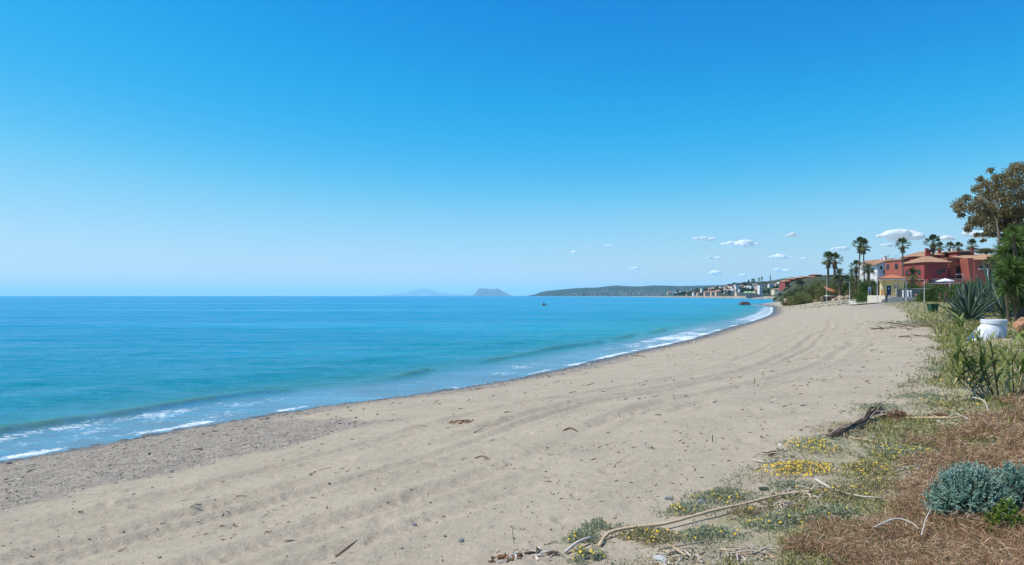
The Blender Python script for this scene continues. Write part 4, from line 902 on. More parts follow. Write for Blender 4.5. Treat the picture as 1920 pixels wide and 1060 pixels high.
# ------------------------------------------------------------------ far town on the hillside
def vsky(u): return float(np.interp(u, [p[0] for p in SKY2], [p[1] for p in SKY2]))
wpane = MB(); wpane.box(-.5, -.15, -.5, .5, .0, .5); WIN = wpane.mesh('window', M['glass'])
def town_house(u0, u1, v0, v1, mat, label, roof='tile', Y=None, nwin=None, gable=False, cat='house', name='house'):
    v1 = max(v1, v0 + 2.2)
    if Y is None: yf = float(TOWN_Y((u0 + u1) / 2)); Y = yf + 25 + np.clip((554 - v1) / max(554 - vsky((u0 + u1) / 2), 4), 0, 1) * (2800 - yf) * .5
    x0, x1 = X_(u0, Y), X_(u1, Y); z1 = Z_(v0, Y); z0 = Z_(v1, Y); org = (x0, Y, z0); W_ = x1 - x0; H = z1 - z0; rh = min(H * .28, 4)
    t = thing(name, label, cat, org, GSM if label.startswith("small pale house half") else "white and pink houses of the far town")
    mb = MB(); hw = H - (rh if roof != 'flat' else 0); mb.box(0, 0, -5, W_, 11, hw); mb.build('wall', mat, t)
    mb = MB()
    if roof == 'flat': mb.box(-.2, -.2, hw + .003, W_ + .2, 11.2, hw + .5)
    elif gable: mb.add([(-.4, -.4, hw), (W_ + .4, -.4, hw), (W_ / 2, -.4, hw + rh * 1.3), (-.4, 11.4, hw), (W_ + .4, 11.4, hw), (W_ / 2, 11.4, hw + rh * 1.3)], [(0,1,2),(5,4,3),(0,2,5,3),(1,4,5,2),(0,3,4,1)])
    else: mb.add([(-.5, -.5, hw), (W_ + .5, -.5, hw), (W_ + .5, 11.5, hw), (-.5, 11.5, hw), (W_ * .2, 5, hw + rh), (W_ * .8, 5, hw + rh)], [(0,1,5,4),(1,2,5),(2,3,4,5),(3,0,4),(3,2,1,0)])
    mb.build('roof', M['tile'] if roof == 'tile' else M['white_wall'], t)
    fl = max(1, int(hw / 3.6)); nw = nwin or max(2, int(W_ / 5))
    for j in range(fl):
        for i in range(nw):
            o = link('window', WIN, t, ((i + .5) * W_ / nw, 0, hw * (j + .5) / fl)); o.scale = (min(2.2, W_ / nw * .5), 1, hw / fl * .5)
W_, Pk, Cr, Gy = M['white_wall'], M['pinkish'], M['cream'], M['grey_wall']
T_ = [(1308, 1315, 548.5, 552.5, Pk, "small tan beach house with a flat hipped roof, leftmost of the far town front", 'tile'), (1315.5, 1319.5, 542, 551.5, W_, "narrow white block standing between two dark trees", 'flat'),
 (1321.5, 1333, 546, 552.5, Pk, "tan stepped block left of the long pink terrace", 'tile'), (1334, 1343, 545.5, 552.8, Pk, "long pink terrace, its left half", 'tile'), (1343.2, 1352, 543.5, 552.8, Pk, "long pink terrace, its right half", 'tile'),
 (1329, 1336, 539.5, 544.5, Pk, "pink house up the slope behind the stepped block", 'tile'), (1336.5, 1344, 538, 543.5, Cr, "cream house up the slope behind the pink terrace", 'tile'),
 (1360, 1369, 535.8, 542, Cr, "big beige block near the top of the town, left part", 'tile'), (1369.2, 1378, 536, 542, Cr, "big beige block near the top of the town, right part", 'tile'),
 (1358, 1364, 541.5, 549, W_, "pale house right of the dark trees by the pink terrace", 'tile'), (1364.5, 1371, 542.5, 550, Gy, "grey house below the beige block", 'tile'),
 (1372, 1379, 538.5, 544.5, W_, "low white house with an arcade, left of its twin", 'flat'), (1380, 1387, 537, 545.5, W_, "white house with an arcade, right of its twin", 'flat'),
 (1387.5, 1396, 535, 539.5, Pk, "pink house with a tile roof high in the middle of the town", 'tile'), (1398, 1402.2, 537, 541.5, W_, "small white gabled house, left one of a pair", 'white'), (1402.6, 1407, 537.5, 541.5, W_, "small white gabled house, right one of a pair", 'white'),
 (1408.3, 1412.5, 537, 543.5, W_, "white house with a tall dark arch opening", 'flat'), (1413, 1417, 537.5, 543, W_, "white house beside the one with the dark arch", 'flat'),
 (1419, 1424, 536.5, 551, Pk, "tall white apartment block, shaded half with the shade in its pinkish colour", 'flat'), (1424.3, 1430, 535.6, 551.5, W_, "tall white apartment block, bright half nearest the cypress trees", 'flat'),  # one white block: shade on the first half put in as pink wall colour
 (1387, 1390.5, 543.5, 548, W_, "small white cube house between trees above the shingle point", 'flat'), (1381, 1396, 549.3, 552.2, Cr, "long low cream beach wall house above the shingle point", 'flat'),
 (1442.5, 1449.5, 533, 540, W_, "white house above the cypress trees, below the mast", 'flat'), (1459.5, 1463.5, 529.5, 534, W_, "white gabled house right of the cypress trees, left one", 'white'), (1464, 1468.5, 530, 534, W_, "white gabled house right of the cypress trees, right one", 'white'),
 (1437, 1442, 527, 530.5, Pk, "small ochre roofed house at the foot of the radio mast", 'tile'), (1300, 1305, 549.5, 552, W_, "tiny white house far left of the town front", 'flat'), (1288, 1296, 548.2, 551.8, Pk, "pale pink villa among trees, far left of the town front", 'tile'),
 (1277, 1285, 547, 550.8, W_, "white villa among trees, second from the left end of the town", 'flat'), (1268, 1275, 548.5, 551.5, W_, "white villa farthest left of the town front", 'flat'), (1252, 1260, 547.5, 551, Cr, "cream villa standing alone beyond the left end of the town", 'tile')]
for a in T_: town_house(a[0], a[1], a[2], a[3], a[4], a[5], a[6] if a[6] != 'white' else 'white', gable=a[6] == 'white', Y=None)
# dark red houses on the nearer rise
for a in ((1472, 1481, 525.5, 534, M['red'], "dark red house lowest on the near rise"), (1482, 1493, 521.5, 529, M['red'], "dark red house in the middle of the near rise"), (1494, 1507, 519.5, 526, M['red'], "long dark red house higher on the near rise"), (1508, 1526, 517.5, 524, M['red'], "dark red terrace at the top of the near rise"), (1528, 1541, 513.8, 519, M['orange_red'], "house with a bright orange roof on top of the near rise")):
    town_house(*a, Y=525)
town_house(1452, 1466, 541, 546.5, Cr, "low beige house beside the shore behind the poles", 'tile', Y=900)
r5 = random.Random(77); GSM = "small pale houses scattered among the town trees"
for i in range(26):
    u = r5.uniform(1296, 1462); vs_ = vsky(u) + 2.5; v1 = r5.uniform(vs_ + 2, 551.5); wd_ = r5.uniform(4, 9)
    town_house(u, u + wd_, v1 - r5.uniform(2.6, 4.6), v1, r5.choice([W_, W_, Cr, Pk]), "small pale house half hidden among the trees of the far town", r5.choice(['tile', 'flat', 'tile'])); 
# green tents, dark sea wall
for i, (a, b, lb) in enumerate(((1396, 1404, "left one of three pale green beach awnings"), (1404.5, 1411, "middle one of three pale green beach awnings"), (1411.5, 1416.5, "right one of three pale green beach awnings"))):
    Y = 980; x0 = X_(a, Y); x1 = X_(b, Y); g = Z_(551.5, Y); t = thing('awning', lb, 'awning', (x0, Y, g), "pale green beach awnings"); w2 = x1 - x0; mb = MB()
    mb.add([(0, 0, 2), (w2, 0, 2), (w2, 6, 2), (0, 6, 2), (w2 / 2, 3, 4.3)], [(0,1,4),(1,2,4),(2,3,4),(3,0,4),(3,2,1,0)]); mb.build('canopy', plain("pale green canvas", (.42, .62, .36), scale=.5), t)
    for q in ((0, 0), (w2 - .2, 0)): mb = MB(); mb.box(q[0], q[1], -1.5, q[0] + .2, q[1] + .2, 1.998); mb.build('post', M['pole'], t)
sw2 = MB(); Y = 965; sw2.box(X_(1399, Y), Y, 1, X_(1432, Y), Y + 3, Z_(552, Y)); tag(sw2.build('sea_wall', M['grey_wall']), "dark grey sea wall below the green awnings on the far beach", 'wall')
# radio mast
Y = 1500; x_ = X_(1444.4, Y); z0 = Z_(529, Y); z1 = Z_(512.5, Y); ms = thing('radio_mast', "tall thin radio mast with a drum of aerials above the town", 'mast', (x_, Y, z0)); H = z1 - z0
mb = MB()
for q in ((-1, -1), (1, -1), (1, 1), (-1, 1)): mb.tube([(q[0] * 1.1, q[1] * 1.1, -4), (q[0] * .7, q[1] * .7, H * .45), (q[0] * .25, q[1] * .25, H * .8)], .22, 5)
for k in range(9): zz = H * .085 * k; w3 = 1.0 - .09 * k; mb.tube([(-w3, -w3, zz), (w3, -w3, zz + H * .08)], .12, 4); mb.tube([(w3, w3, zz), (-w3, w3, zz + H * .08)], .12, 4)
mb.build('lattice', M['grey_wall'], ms); mb = MB(); mb.tube([(0, 0, H * .75), (0, 0, H)], .25, 6); mb.build('antenna', M['grey_wall'], ms); mb = MB(); mb.lathe([(1.7, H * .40), (1.7, H * .52)], 10); mb.build('drum', M['grey_wall'], ms)
# trees in the town: shared crown meshes
GT = "dark trees among the far houses"; r2 = random.Random(21); ntree = 0
def far_tree(u, vb, h_px, w_px, Y=None, label="dark tree among the far houses of the town", kind='far', group=GT):
    if Y is None: yf = float(TOWN_Y(u)); Y = yf + 20 + np.clip((554 - vb) / max(554 - vsky(u), 4), 0, 1) * (2800 - yf) * .5
    s_ = Y / 1280; t = thing('tree', label, 'tree', (X_(u, Y), Y, Z_(vb, Y) - 1.5), group); H = h_px * s_ + 1.5
    o = link('crown', CR[kind], t, (0, 0, H * .45)); o.scale = (w_px * s_ / 2 * 1.2, w_px * s_ / 2 * 1.2, H * .56); o.rotation_euler = (0, 0, r2.uniform(0, 6)); link('trunk', TRK, t).scale = (1, 1, H * .5)
mb = MB(); mb.tube([(0, 0, -3), (0, 0, 1)], .35, 5); TRK = mb.mesh('trunk', M['bark2'])
for u, vb, h_, w_, lb in ((1433.5, 551, 9, 6, "dark cypress touching the tall white apartment block"), (1440.5, 550, 11, 6, "dark pine under the radio mast, second from the apartment block"), (1453, 548, 15, 10, "largest dark pine of the far beach row"), (1465.5, 549, 15, 6, "slim dark cypress at the right end of the far beach row"),
    (1459, 549, 9, 6, "small dark tree between the largest pine and the slim cypress"), (1447, 550, 8, 6, "small dark tree left of the largest pine"), (1320.5, 551, 8, 4.5, "dark cypress beside the narrow white block"), (1313, 549, 9, 4, "slim dark tree behind the tan beach house"),
    (1403.6, 531, 7.5, 3.2, "pointed cypress on the town's skyline"), (1397.5, 537, 9, 8, "broad dark tree crown on the town's skyline"), (1379, 535.5, 6.5, 10, "wide dark tree at the top of the town, behind the beige block"), (1355, 551, 8, 9, "round dark tree right of the long pink terrace"), (1270, 548, 6, 4, "isolated dark tree by the white villas on the far left"), (1418, 551, 10, 4, "dark cypress before the pinkish apartment block")):
    far_tree(u, vb, h_, w_, None, lb, group=None)
for i in range(120):
    u = r2.uniform(1262, 1475); vs_ = vsky(u); vb = r2.uniform(vs_ + 1.5, 553.3); far_tree(u, vb, r2.uniform(3, 6.5), r2.uniform(3.5, 8), None, kind=('far', 'far2')[i % 2])
for i in range(34):
    u = r2.uniform(1450, 1600); vs_ = np.interp(u, [p[0] for p in SKY3], [p[1] for p in SKY3]); far_tree(u, r2.uniform(vs_ + 1.5, vs_ + 14), r2.uniform(3, 6), r2.uniform(6, 13), 540 - 2 * i % 90, "dark bushy tree on the near rise beyond the beach thicket", kind=('far', 'far2')[i % 2], group="dark trees on the near rise")
GS = "palms on the town skyline"
for u, v_, lb in ((1410.5, 525.5, "leftmost palm silhouette on the town skyline"), (1414, 526.5, "short second palm silhouette on the town skyline"), (1423, 524.3, "middle palm silhouette on the town skyline"), (1428.5, 522, "highest palm silhouette on the town skyline")):
    palm(u, v_, 3.2, 1500, lb, thick=.6, group=GS, skirt=False, zg=Z_(531, 1500))
# specks of far settlements on the headland
mb = MB()
for i in range(420):
    u = r2.uniform(1060, 1330); top = np.interp(u, [1060, 1150, 1250, 1330], [551.5, 543, 540, 541]); v_ = r2.choice([r2.uniform(top, 553.8), r2.gauss(551.5, 1.3), r2.gauss(547, .8) if u > 1130 else 552]); v_ = min(max(v_, top), 554.2)
    k = np.interp(v_, [537, 554.5], [.62, .03]); Y = 8300 + 2200 * k; z_ = Z_(v_, Y); w2 = r2.uniform(6, 28); mb.box(X_(u, Y), Y - 60, z_ - 22, X_(u, Y) + w2, Y - 45, z_ + r2.uniform(3, 10), r2.randrange(2))
tag(mb.build('distant_houses', [plain("far white walls", (.62, .6, .58), scale=.01, bump=0), plain("far tan walls", (.45, .34, .28), scale=.01, bump=0)]), "specks of distant white and tan buildings along the blue headland", 'houses', kind='stuff')
# beach poles far off
mb = MB(); mb.tube([(0, 0, -1), (0, 0, 5.0)], .12, 5); pm = mb.mesh('beach_pole', M['bark2'])
for i in range(9):
    Y = 760; u = 1437 + i * 3.6; x_ = X_(u, Y); tag(link('beach_pole', pm, None, (x_, Y, gz(x_, Y))), "thin dark pole standing on the far beach below the cypress trees", 'pole', "thin poles on the far beach")
# rocks in the water
o = link('sea_rock', rock_mesh('sea_rock', 3, plain("brown sea rock", (.10, .07, .06), (.06, .045, .04), scale=1), 3, .2)); x_, y_, _ = pt(1396.5, 571.2, 300); o.location = (x_, y_, .0); o.scale = (5.0, 3.4, 2.8); tag(o, "rounded brown rock lying in the water off the sand point", 'rock')
x_, y_, _ = pt(1021, 573, 285); t = thing('sea_rock', "small black pointed rock sticking out of the open sea", 'rock', (x_, y_, 0))
o = link('base', rock_mesh('base', 4, M['dark_rock'], 3, .25), t, (.1, 0, -.05)); o.scale = (2.6, 1.2, .7)
mb = MB(); mb.tube([(-.5, 0, -.1), (-.25, 0, .55), (-.15, .05, .95)], [.8, .45, .12], 7); mb.tube([(-.45, 0, .5), (-.5, 0, 1.55)], [.16, .04], 5); mb.build('peak', M['dark_rock'], t)
# fishing rods planted on the shore
for u, v0, v1, lb in ((1450, 585, 549, "thin fishing rod planted at the water's edge by the point"), (1473, 570, 552, "shorter thin rod standing on the sand point before the bushes")):
    Y = 4 * 1280 / (v1 * 0 + v0 - 555 + 0.0) * .93; x_ = X_(u, Y); g = gz(x_, Y); z1 = Z_(v1, Y); mb = MB(); mb.tube([(0, 0, 0), (.02 * (z1 - g), 0, z1 - g)], [.035, .012], 6)
    fr_ = thing('fishing_rod', lb, 'fishing rod', (x_, Y, g)); mb.build('rod', M['grey_wall'], fr_); mb = MB(); mb.tube([(.02, 0, 0), (.02, 0, .9)], .05, 6); mb.tube([(.1, 0, .95), (.22, 0, .95)], .07, 8); mb.build('reel', M['grey_wall'], fr_)
# ------------------------------------------------------------------ the brown-leaved tree, yucca and agaves on the right
EX, EY = X_(1885, 46), 46.0; EG = gz(EX, EY); et = thing('tree', "large brown-leaved spreading tree leaning in from the right edge", 'tree', (EX, EY, EG))
r2 = random.Random(31)
cl = [(1799,383,12),(1796,393,9),(1812,372,9),(1822,388,12),(1836,374,12),(1832,352,9),(1845,345,10),(1838,335,6),(1850,362,13),(1867,350,13),(1872,366,14),(1884,334,12),(1895,322,12),(1905,312,11),(1918,316,14),(1895,345,14),(1912,340,16),
      (1890,372,15),(1908,368,16),(1855,385,14),(1842,398,13),(1828,408,11),(1822,420,9),(1816,428,7),(1838,418,11),(1850,410,13),(1866,402,15),(1884,395,16),(1905,395,18),(1858,426,10),(1848,436,7),(1872,424,12),(1890,420,15),(1908,425,16),(1862,440,7),(1882,445,10),(1900,450,13),(1918,455,15),(1925,400,18),(1930,360,18),(1935,430,18),(1945,330,18),(1950,380,20),
      (1843,450,4),(1833,440,5),(1803,402,6),(1858,318,5),(1868,330,8),(1960,350,20),(1970,400,22),(1985,440,20),(1990,360,20)]
C_ = []; S_ = []
for u, v_, rp in cl:
    for rep in range(2):
        Y = EY + r2.uniform(-2.6, 2.6); p = pt(u + r2.uniform(-2, 2), v_ + r2.uniform(-2, 2), Y); C_.append((p[0] - EX, p[1] - EY, p[2] - EG)); S_.append(rp / 1280 * Y * 1.0)
C_ = np.array(C_); S_ = np.array(S_); n = 25000; k = rng.choice(len(C_), n, p=S_**1.5 / (S_**1.5).sum())
P_ = C_[k] + unit(rng.normal(size=(n, 3))) * S_[k, None] * rng.uniform(.1, 1.15, (n, 1))**.7 * np.array([1, 1.1, .85])
V, F = leaf_quads(P_, unit(rng.normal(size=(n, 3)) * .6 + np.array([0, 0, -.8])), rng.uniform(.12, .24, n), rng.uniform(.05, .09, n))
link('crown', mesh_np('crown', V, F, M['euca'], False, dict(tint=('FACE', np.clip(rng.uniform(.1, .9, n) + .3 * (rng.uniform(size=len(C_))[k] - .5), 0, 1)))), et)
mb = MB(); top = Vector((.3, 0, 6.5)); mb.tube([(1.6, 0, -.3), (1.2, .2, 2.5), (.7, .1, 4.6), top], [.24, .2, .17, .13], 9); mb.build('trunk', M['bark2'], et)
mb = MB()
for i, c in enumerate(C_[::2]):
    c = Vector(c); a = Vector((.9, .1, 3.8)).lerp(top, r2.uniform(.2, 1)); m_ = a.lerp(c, .5) + Vector((r2.uniform(-.3, .3), r2.uniform(-.3, .3), r2.uniform(.1, .5))); mb.tube([a, m_, c], [.06, .035, .012], 5, cap=False)
mb.build('limb', M['bark2'], et)['kind'] = 'stuff'
mb = MB(); mb.tube([(X_(1893, 40), 40, gz(X_(1893, 40), 40) - .2), pt(1884, 528, 40), pt(1874, 470, 41), pt(1872, 436, 42), pt(1868, 410, 43)], [.11, .09, .075, .06, .03], 8)
for a, b in (((1872, 455), (1866, 447)), ((1873, 462), (1880, 452)), ((1874, 480), (1864, 466))): mb.tube([pt(*a, 41.3), pt(*b, 41.6)], [.03, .01], 5)
tag(mb.build('slender_tree_trunk', M['bark2']), "slender leaning grey trunk rising into the brown tree's crown, left of the yucca", 'tree trunk')

def strap_leaf(L, W, th0, curve, keel=.18, seg=6, thick=.0):
    """one sword leaf along +X rising by angle th0, curving by `curve`; channel-shaped"""
    V = []; F = []; a = th0; p = Vector((0, 0, 0))
    for i in range(seg + 1):
        t = i / seg; w_ = W / 2 * (math.sin(math.pi * min(.12 + t * .62, 1.0)) if t < .62 else math.sin(math.pi * .5044) * max(1 - ((t - .62) / .38)**1.3, .02)) ; up = Vector((-math.sin(a), 0, math.cos(a)))
        for sgn, kk in ((-1, keel), (0, 0), (1, keel)): V.append(p + Vector((0, sgn * w_, 0)) + up * (w_ * kk * 2))
        V.append(p - up * (W * .16 * (1 - t) + .001))
        p = p + Vector((math.cos(a), 0, math.sin(a))) * L / seg; a -= curve / seg
    for i in range(seg):
        q = 4 * i; F += [(q, q+1, q+5, q+4), (q+1, q+2, q+6, q+5), (q+3, q, q+4, q+7), (q+2, q+3, q+7, q+6)]
    return V, F
def leaf_mesh(name, mats, *a, tint=.5, **k):
    V, F = strap_leaf(*a, **k); me = mesh_np(name, [tuple(v) for v in V], F, mats, True, dict(tint=('FACE', np.full(len(F), tint)))); return me
AG = [[leaf_mesh('leaf', M['agave'], 1.0, .085, math.radians(e), c, tint=t) for e, c, t in row] for row in ([(20, .5, .5), (22, .2, .7)], [(38, .35, .4), (42, .1, .6)], [(57, .2, .35), (62, .05, .55)], [(76, .05, .3), (83, 0, .45)])]
def agave(u, v_, Lpx, label, seed, n=34, tilt=0, Y=None):
    x_, y_, g = at(u, v_) if Y is None else (X_(u, Y), Y, gz(X_(u, Y), Y)); t = thing('agave', label, 'agave', (x_, y_, g), "agaves beside the white block"); L = Lpx / 1280 * y_; r = random.Random(seed)
    for i in range(n):
        ring = min(3, int(i / n * 4.2)); me = AG[ring][r.randrange(2)]; o = link('leaf', me, t, (0, 0, .05 + .10 * ring)); s_ = L * r.uniform(.8, 1.08) * (1.0 if ring else .8)
        o.scale = (s_, L * r.uniform(.85, 1.15) * 1.1, s_); o.rotation_euler = (0, r.uniform(-.1, .1), i * 2.4 + r.uniform(-.2, .2))
agave(1818, 607, 78, "largest agave, a big blue green rosette left of the white block", 1, 36)
agave(1796, 602, 52, "agave crowding the left side of the largest rosette", 2, 30)
agave(1843, 592, 66, "tall agave standing behind the largest rosette", 3, 34)
agave(1884, 600, 84, "spread out agave right behind the white block", 4, 34)
agave(1862, 588, 90, "upright agave below the tallest lamp post", 5, 36)
agave(1908, 598, 60, "agave at the right edge under the yucca", 6, 30)
# yucca
YX, YY = X_(1912, 38), 38.0; YG = gz(YX, YY); yt = thing('yucca', "tall dark yucca with many spiky heads at the right edge", 'yucca', (YX, YY, YG)); r2 = random.Random(41)
heads = [(1903,452,34),(1885,475,30),(1912,478,36),(1893,500,34),(1880,515,24),(1915,512,38),(1903,535,34),(1888,545,24),(1921,555,30),(1930,455,36),(1935,495,38),(1938,535,34),(1898,432,18),(1922,440,24),(1905,490,30),(1910,570,22)]
def rosette(name, n, seed, mat):
    r = np.random.default_rng(seed); d = unit(r.normal(size=(n, 3)) + np.array([0, 0, .45])); d = d[d[:, 2] > -.75]; n = len(d)
    V1 = []; F1 = []; T1 = []
    L = r.uniform(.75, 1.05, n); sdv = unit(np.cross(d, r.normal(size=(n, 3)))); 
    p0 = d * .05; p1 = d * (L * .5)[:, None]; p2 = d * L[:, None] - np.array([0, 0, 1]) * (L * .22 * r.uniform(0, 1.2, n))[:, None]; w_ = .026
    V1 = np.stack([p0 - sdv * w_ * .6, p0 + sdv * w_ * .6, p1 + sdv * w_, p1 - sdv * w_, p1 + sdv * w_, p1 - sdv * w_, p2 - sdv * .003, p2 + sdv * .003], 1).reshape(-1, 3)
    F1 = (np.arange(n)[:, None, None] * 8 + np.array([[0, 1, 2, 3], [5, 4, 7, 6]])[None]).reshape(-1, 4); return mesh_np(name, V1, F1, mat, False, dict(tint=('FACE', np.repeat(r.uniform(.1, .9, n), 2))))
RO = [rosette('leaf_head', 230, k, M['yucca']) for k in (1, 2, 3)]
for i, (u, v_, rp) in enumerate(heads):
    Y = YY + r2.uniform(-1.6, 1.2); p = pt(u, v_, Y); o = link('leaf_head', RO[i % 3], yt, (p[0] - YX, p[1] - YY, p[2] - YG)); s_ = rp / 1280 * Y; o.scale = (s_,) * 3; o.rotation_euler = (r2.uniform(-.4, .4), r2.uniform(-.4, .4), r2.uniform(0, 6))
    mb = MB(); mb.tube([(r2.uniform(-.2, .2), 0, -.2), ((p[0] - YX) * .35, (p[1] - YY) * .4, (p[2] - YG) * .5), (p[0] - YX, p[1] - YY, p[2] - YG)], [.15, .11, .07], 7); mb.build('stem', M['bark2'], yt)

# ------------------------------------------------------------------ white block, bin, red rock
bx, by, bg = at(1878, 635); wb_ = thing('well_block', "white painted concrete well ring with a sloping buttress on its left", 'well', (bx, by + .45, bg - .05)); sc_ = by / 1280
M['lime'] = plain("limewashed concrete", (.70, .72, .76), (.52, .55, .60), scale=3.0, rough=.9, bump=.35, bscale=22)
Hb = 37 * sc_; Rb = 20.5 * sc_
mb = MB(); mb.lathe([(Rb * 1.02, -.1), (Rb * .98, Hb * .72), (Rb * .98, Hb * .78)], 36); mb.build('drum', M['lime'], wb_, smooth=False)
mb = MB(); mb.lathe([(Rb * 1.0, Hb * .782), (Rb * 1.05, Hb * .80), (Rb * 1.05, Hb * .98), (Rb * 1.02, Hb), (Rb * .80, Hb), (Rb * .80, Hb * .85)], 36); mb.build('rim', M['lime'], wb_)
mb = MB(); nn = 14; prof = []
for k in range(nn + 1):
    a = math.pi * (.5 + k / nn); prof.append((math.cos(a), math.sin(a)))
vs = [(px * Rb * 1.0 - .01, py * Rb * .9, Hb * .76) for px, py in prof] + [(px * Rb * 1.75 - .15, py * Rb * .98 - .05, Hb * .25) for px, py in prof] + [(px * Rb * 2.05 - .28, py * Rb * 1.03 - .05, -.12) for px, py in prof]
m1 = nn + 1; mb.add(vs, [(r_ * m1 + i, r_ * m1 + i + 1, (r_ + 1) * m1 + i + 1, (r_ + 1) * m1 + i) for r_ in range(2) for i in range(nn)]); mb.build('buttress', M['lime'], wb_, smooth=True)
x_, y_, g = at(1749, 587); bn = thing('waste_bin', "dark green open waste bin on the grass left of the agaves", 'waste bin', (x_, y_, g)); k = y_ / 1280
M['bin'] = plain("green plastic", (.015, .075, .035), (.012, .06, .03), scale=3, rough=.4)
mb = MB(); w0, w1, H = 5.6 * k, 7.0 * k, 17 * k
def taper(mb, w0, w1, z0, z1): mb.add([(-w0, -w0, z0), (w0, -w0, z0), (w0, w0, z0), (-w0, w0, z0), (-w1, -w1, z1), (w1, -w1, z1), (w1, w1, z1), (-w1, w1, z1)], [(0,3,2,1),(0,1,5,4),(1,2,6,5),(2,3,7,6),(3,0,4,7)])
taper(mb, w0, w1, 0.02, H * .88); mb.build('body', M['bin'], bn)
mb = MB(); W2 = w1 * 1.12
for a in ((-W2, -W2, W2, -W2 * .9), (-W2, W2 * .9, W2, W2), (-W2, -W2 * .9, -W2 * .9, W2 * .9), (W2 * .9, -W2 * .9, W2, W2 * .9)): mb.box(a[0], a[1], H * .883, a[2], a[3], H)
mb.build('rim', M['bin'], bn)
mb = MB(); mb.box(-W2 * .5, -W2 - .03, H * .9, W2 * .5, -W2 - .003, H * .95); mb.build('handle', M['bin'], bn)
x_, y_, g = at(1921, 622); o = link('red_rock', rock_mesh('red_rock', 9, plain("reddish rock", (.42, .22, .13), (.30, .15, .09), scale=2, bump=.6), 3, .25)); o.location = (x_, y_, g + .2); o.scale = (.85, .7, .8); tag(o, "reddish boulder cut off by the right edge, beside the white block", 'boulder')

# ------------------------------------------------------------------ people
def person(u, Y, h, label, shirt, legs, hair, skin=(.36, .2, .13), yaw=0., stride=.25, long_hair=False, bare_legs=True, vfoot=None):
    x_ = X_(u, Y); g = gz(x_, Y) if vfoot is None else vfoot; P = thing('person', label, 'person', (x_, Y, g), rz=yaw); s_ = h / 1.72
    sk = plain("skin", skin, tuple(c * .85 for c in skin), scale=8, rough=.6); 
    V = [(0,0,.93),(0,0,1.12),(0,.01,1.32),(0,0,1.43),(0,-.01,1.50),(0,-.02,1.62),  # pelvis..neck..head
         (.17,0,1.40),(.22,.06,1.14),(.22,-.06,.92),(.22,-.09,.84), (-.17,0,1.40),(-.22,-.04,1.14),(-.22,.1,.93),(-.22,.13,.85),
         (.09,0,.90),(.10,-stride*.55,.50),(.10,-stride*.7,.08),(.10,-stride*.7-.17,.03), (-.09,0,.90),(-.10,stride*.35,.49),(-.10,stride*.95,.10),(-.10,stride*.95-.16,.03)]
    E = [(0,1),(1,2),(2,3),(3,4),(4,5),(2,6),(6,7),(7,8),(8,9),(2,10),(10,11),(11,12),(12,13),(0,14),(14,15),(15,16),(16,17),(0,18),(18,19),(19,20),(20,21)]
    Rr = [.13,.115,.14,.07,.055,.095,.06,.042,.032,.035,.06,.042,.032,.035,.085,.06,.042,.035,.085,.06,.042,.035]
    me = bpy.data.meshes.new('body'); me.from_pydata([tuple(c * s_ for c in v) for v in V], E, []); me.materials.append(sk); b_ = link('body', me, P); b_.modifiers.new('skin', 'SKIN')
    for i, r in enumerate(Rr): me.skin_vertices[0].data[i].radius = (r * s_, r * s_)
    me.skin_vertices[0].data[0].use_root = True; ss = b_.modifiers.new('smooth', 'SUBSURF'); ss.levels = ss.render_levels = 1
    ms_ = plain("shirt cloth", shirt, scale=9, rough=.9); ml = plain("trouser cloth", legs, scale=9, rough=.9); mh = plain("hair", hair, scale=20, rough=.7)
    mb = MB(); mb.tube([tuple(c * s_ for c in q) for q in ((0,0,.88),(0,0,1.1),(0,.01,1.3),(0,0,1.44))], [.165 * s_, .155 * s_, .185 * s_, .08 * s_], 12, flat=.72)
    for i0, i1 in ((6, 7), (10, 11)): a, b2 = Vector(V[i0]) * s_, Vector(V[i1]) * s_; mb.tube([a + (a - b2) * .1, a.lerp(b2, .8)], [.075 * s_, .062 * s_], 8)
    mb.build('shirt', ms_, P, smooth=True)
    mb = MB(); mb.tube([tuple(c * s_ for c in q) for q in ((0,0,.98),(0,0,.84))], [.155 * s_, .16 * s_], 12, flat=.8)
    for hp, kn, an in ((14, 15, 16), (18, 19, 20)):
        a, b2, c2 = [Vector(V[i]) * s_ for i in (hp, kn, an)]; mb.tube([a, b2] if bare_legs else [a, b2, c2], [.098 * s_, .078 * s_] if bare_legs else [.098 * s_, .075 * s_, .06 * s_], 8)
    mb.build('shorts' if bare_legs else 'trousers', ml, P, smooth=True)
    bm = bmesh.new(); bmesh.ops.create_icosphere(bm, subdivisions=2, radius=.115 * s_, matrix=Matrix.Translation((0, .015 * s_, 1.655 * s_)))
    if long_hair: bmesh.ops.create_icosphere(bm, subdivisions=2, radius=.09 * s_, matrix=Matrix.Translation((0, .06 * s_, 1.5 * s_)) @ Matrix.Diagonal((1, .7, 1.6, 1)))
    me = bpy.data.meshes.new('hair'); bm.to_mesh(me); bm.free(); me.materials.append(mh); link('hair', me, P)
person(1763, 104, 1.68, "person in an olive brown top walking along the path, left of the pair", (.12, .09, .05), (.30, .20, .13), (.10, .06, .04), yaw=.3)
person(1773.5, 102.5, 1.80, "person in a dark crimson top walking along the path, right of the pair", (.20, .03, .04), (.06, .03, .035), (.09, .07, .06), yaw=.2, bare_legs=False)
person(1662, 119.5, 1.62, "person in dark clothes standing below the kiosk's navy door", (.03, .035, .05), (.04, .04, .06), (.02, .015, .01), yaw=2.8, bare_legs=False)
person(1717.6, 121, 1.6, "dark haired person in a pale pink top before the grey fence", (.55, .30, .33), (.42, .30, .28), (.02, .015, .01), yaw=2.9, long_hair=True)

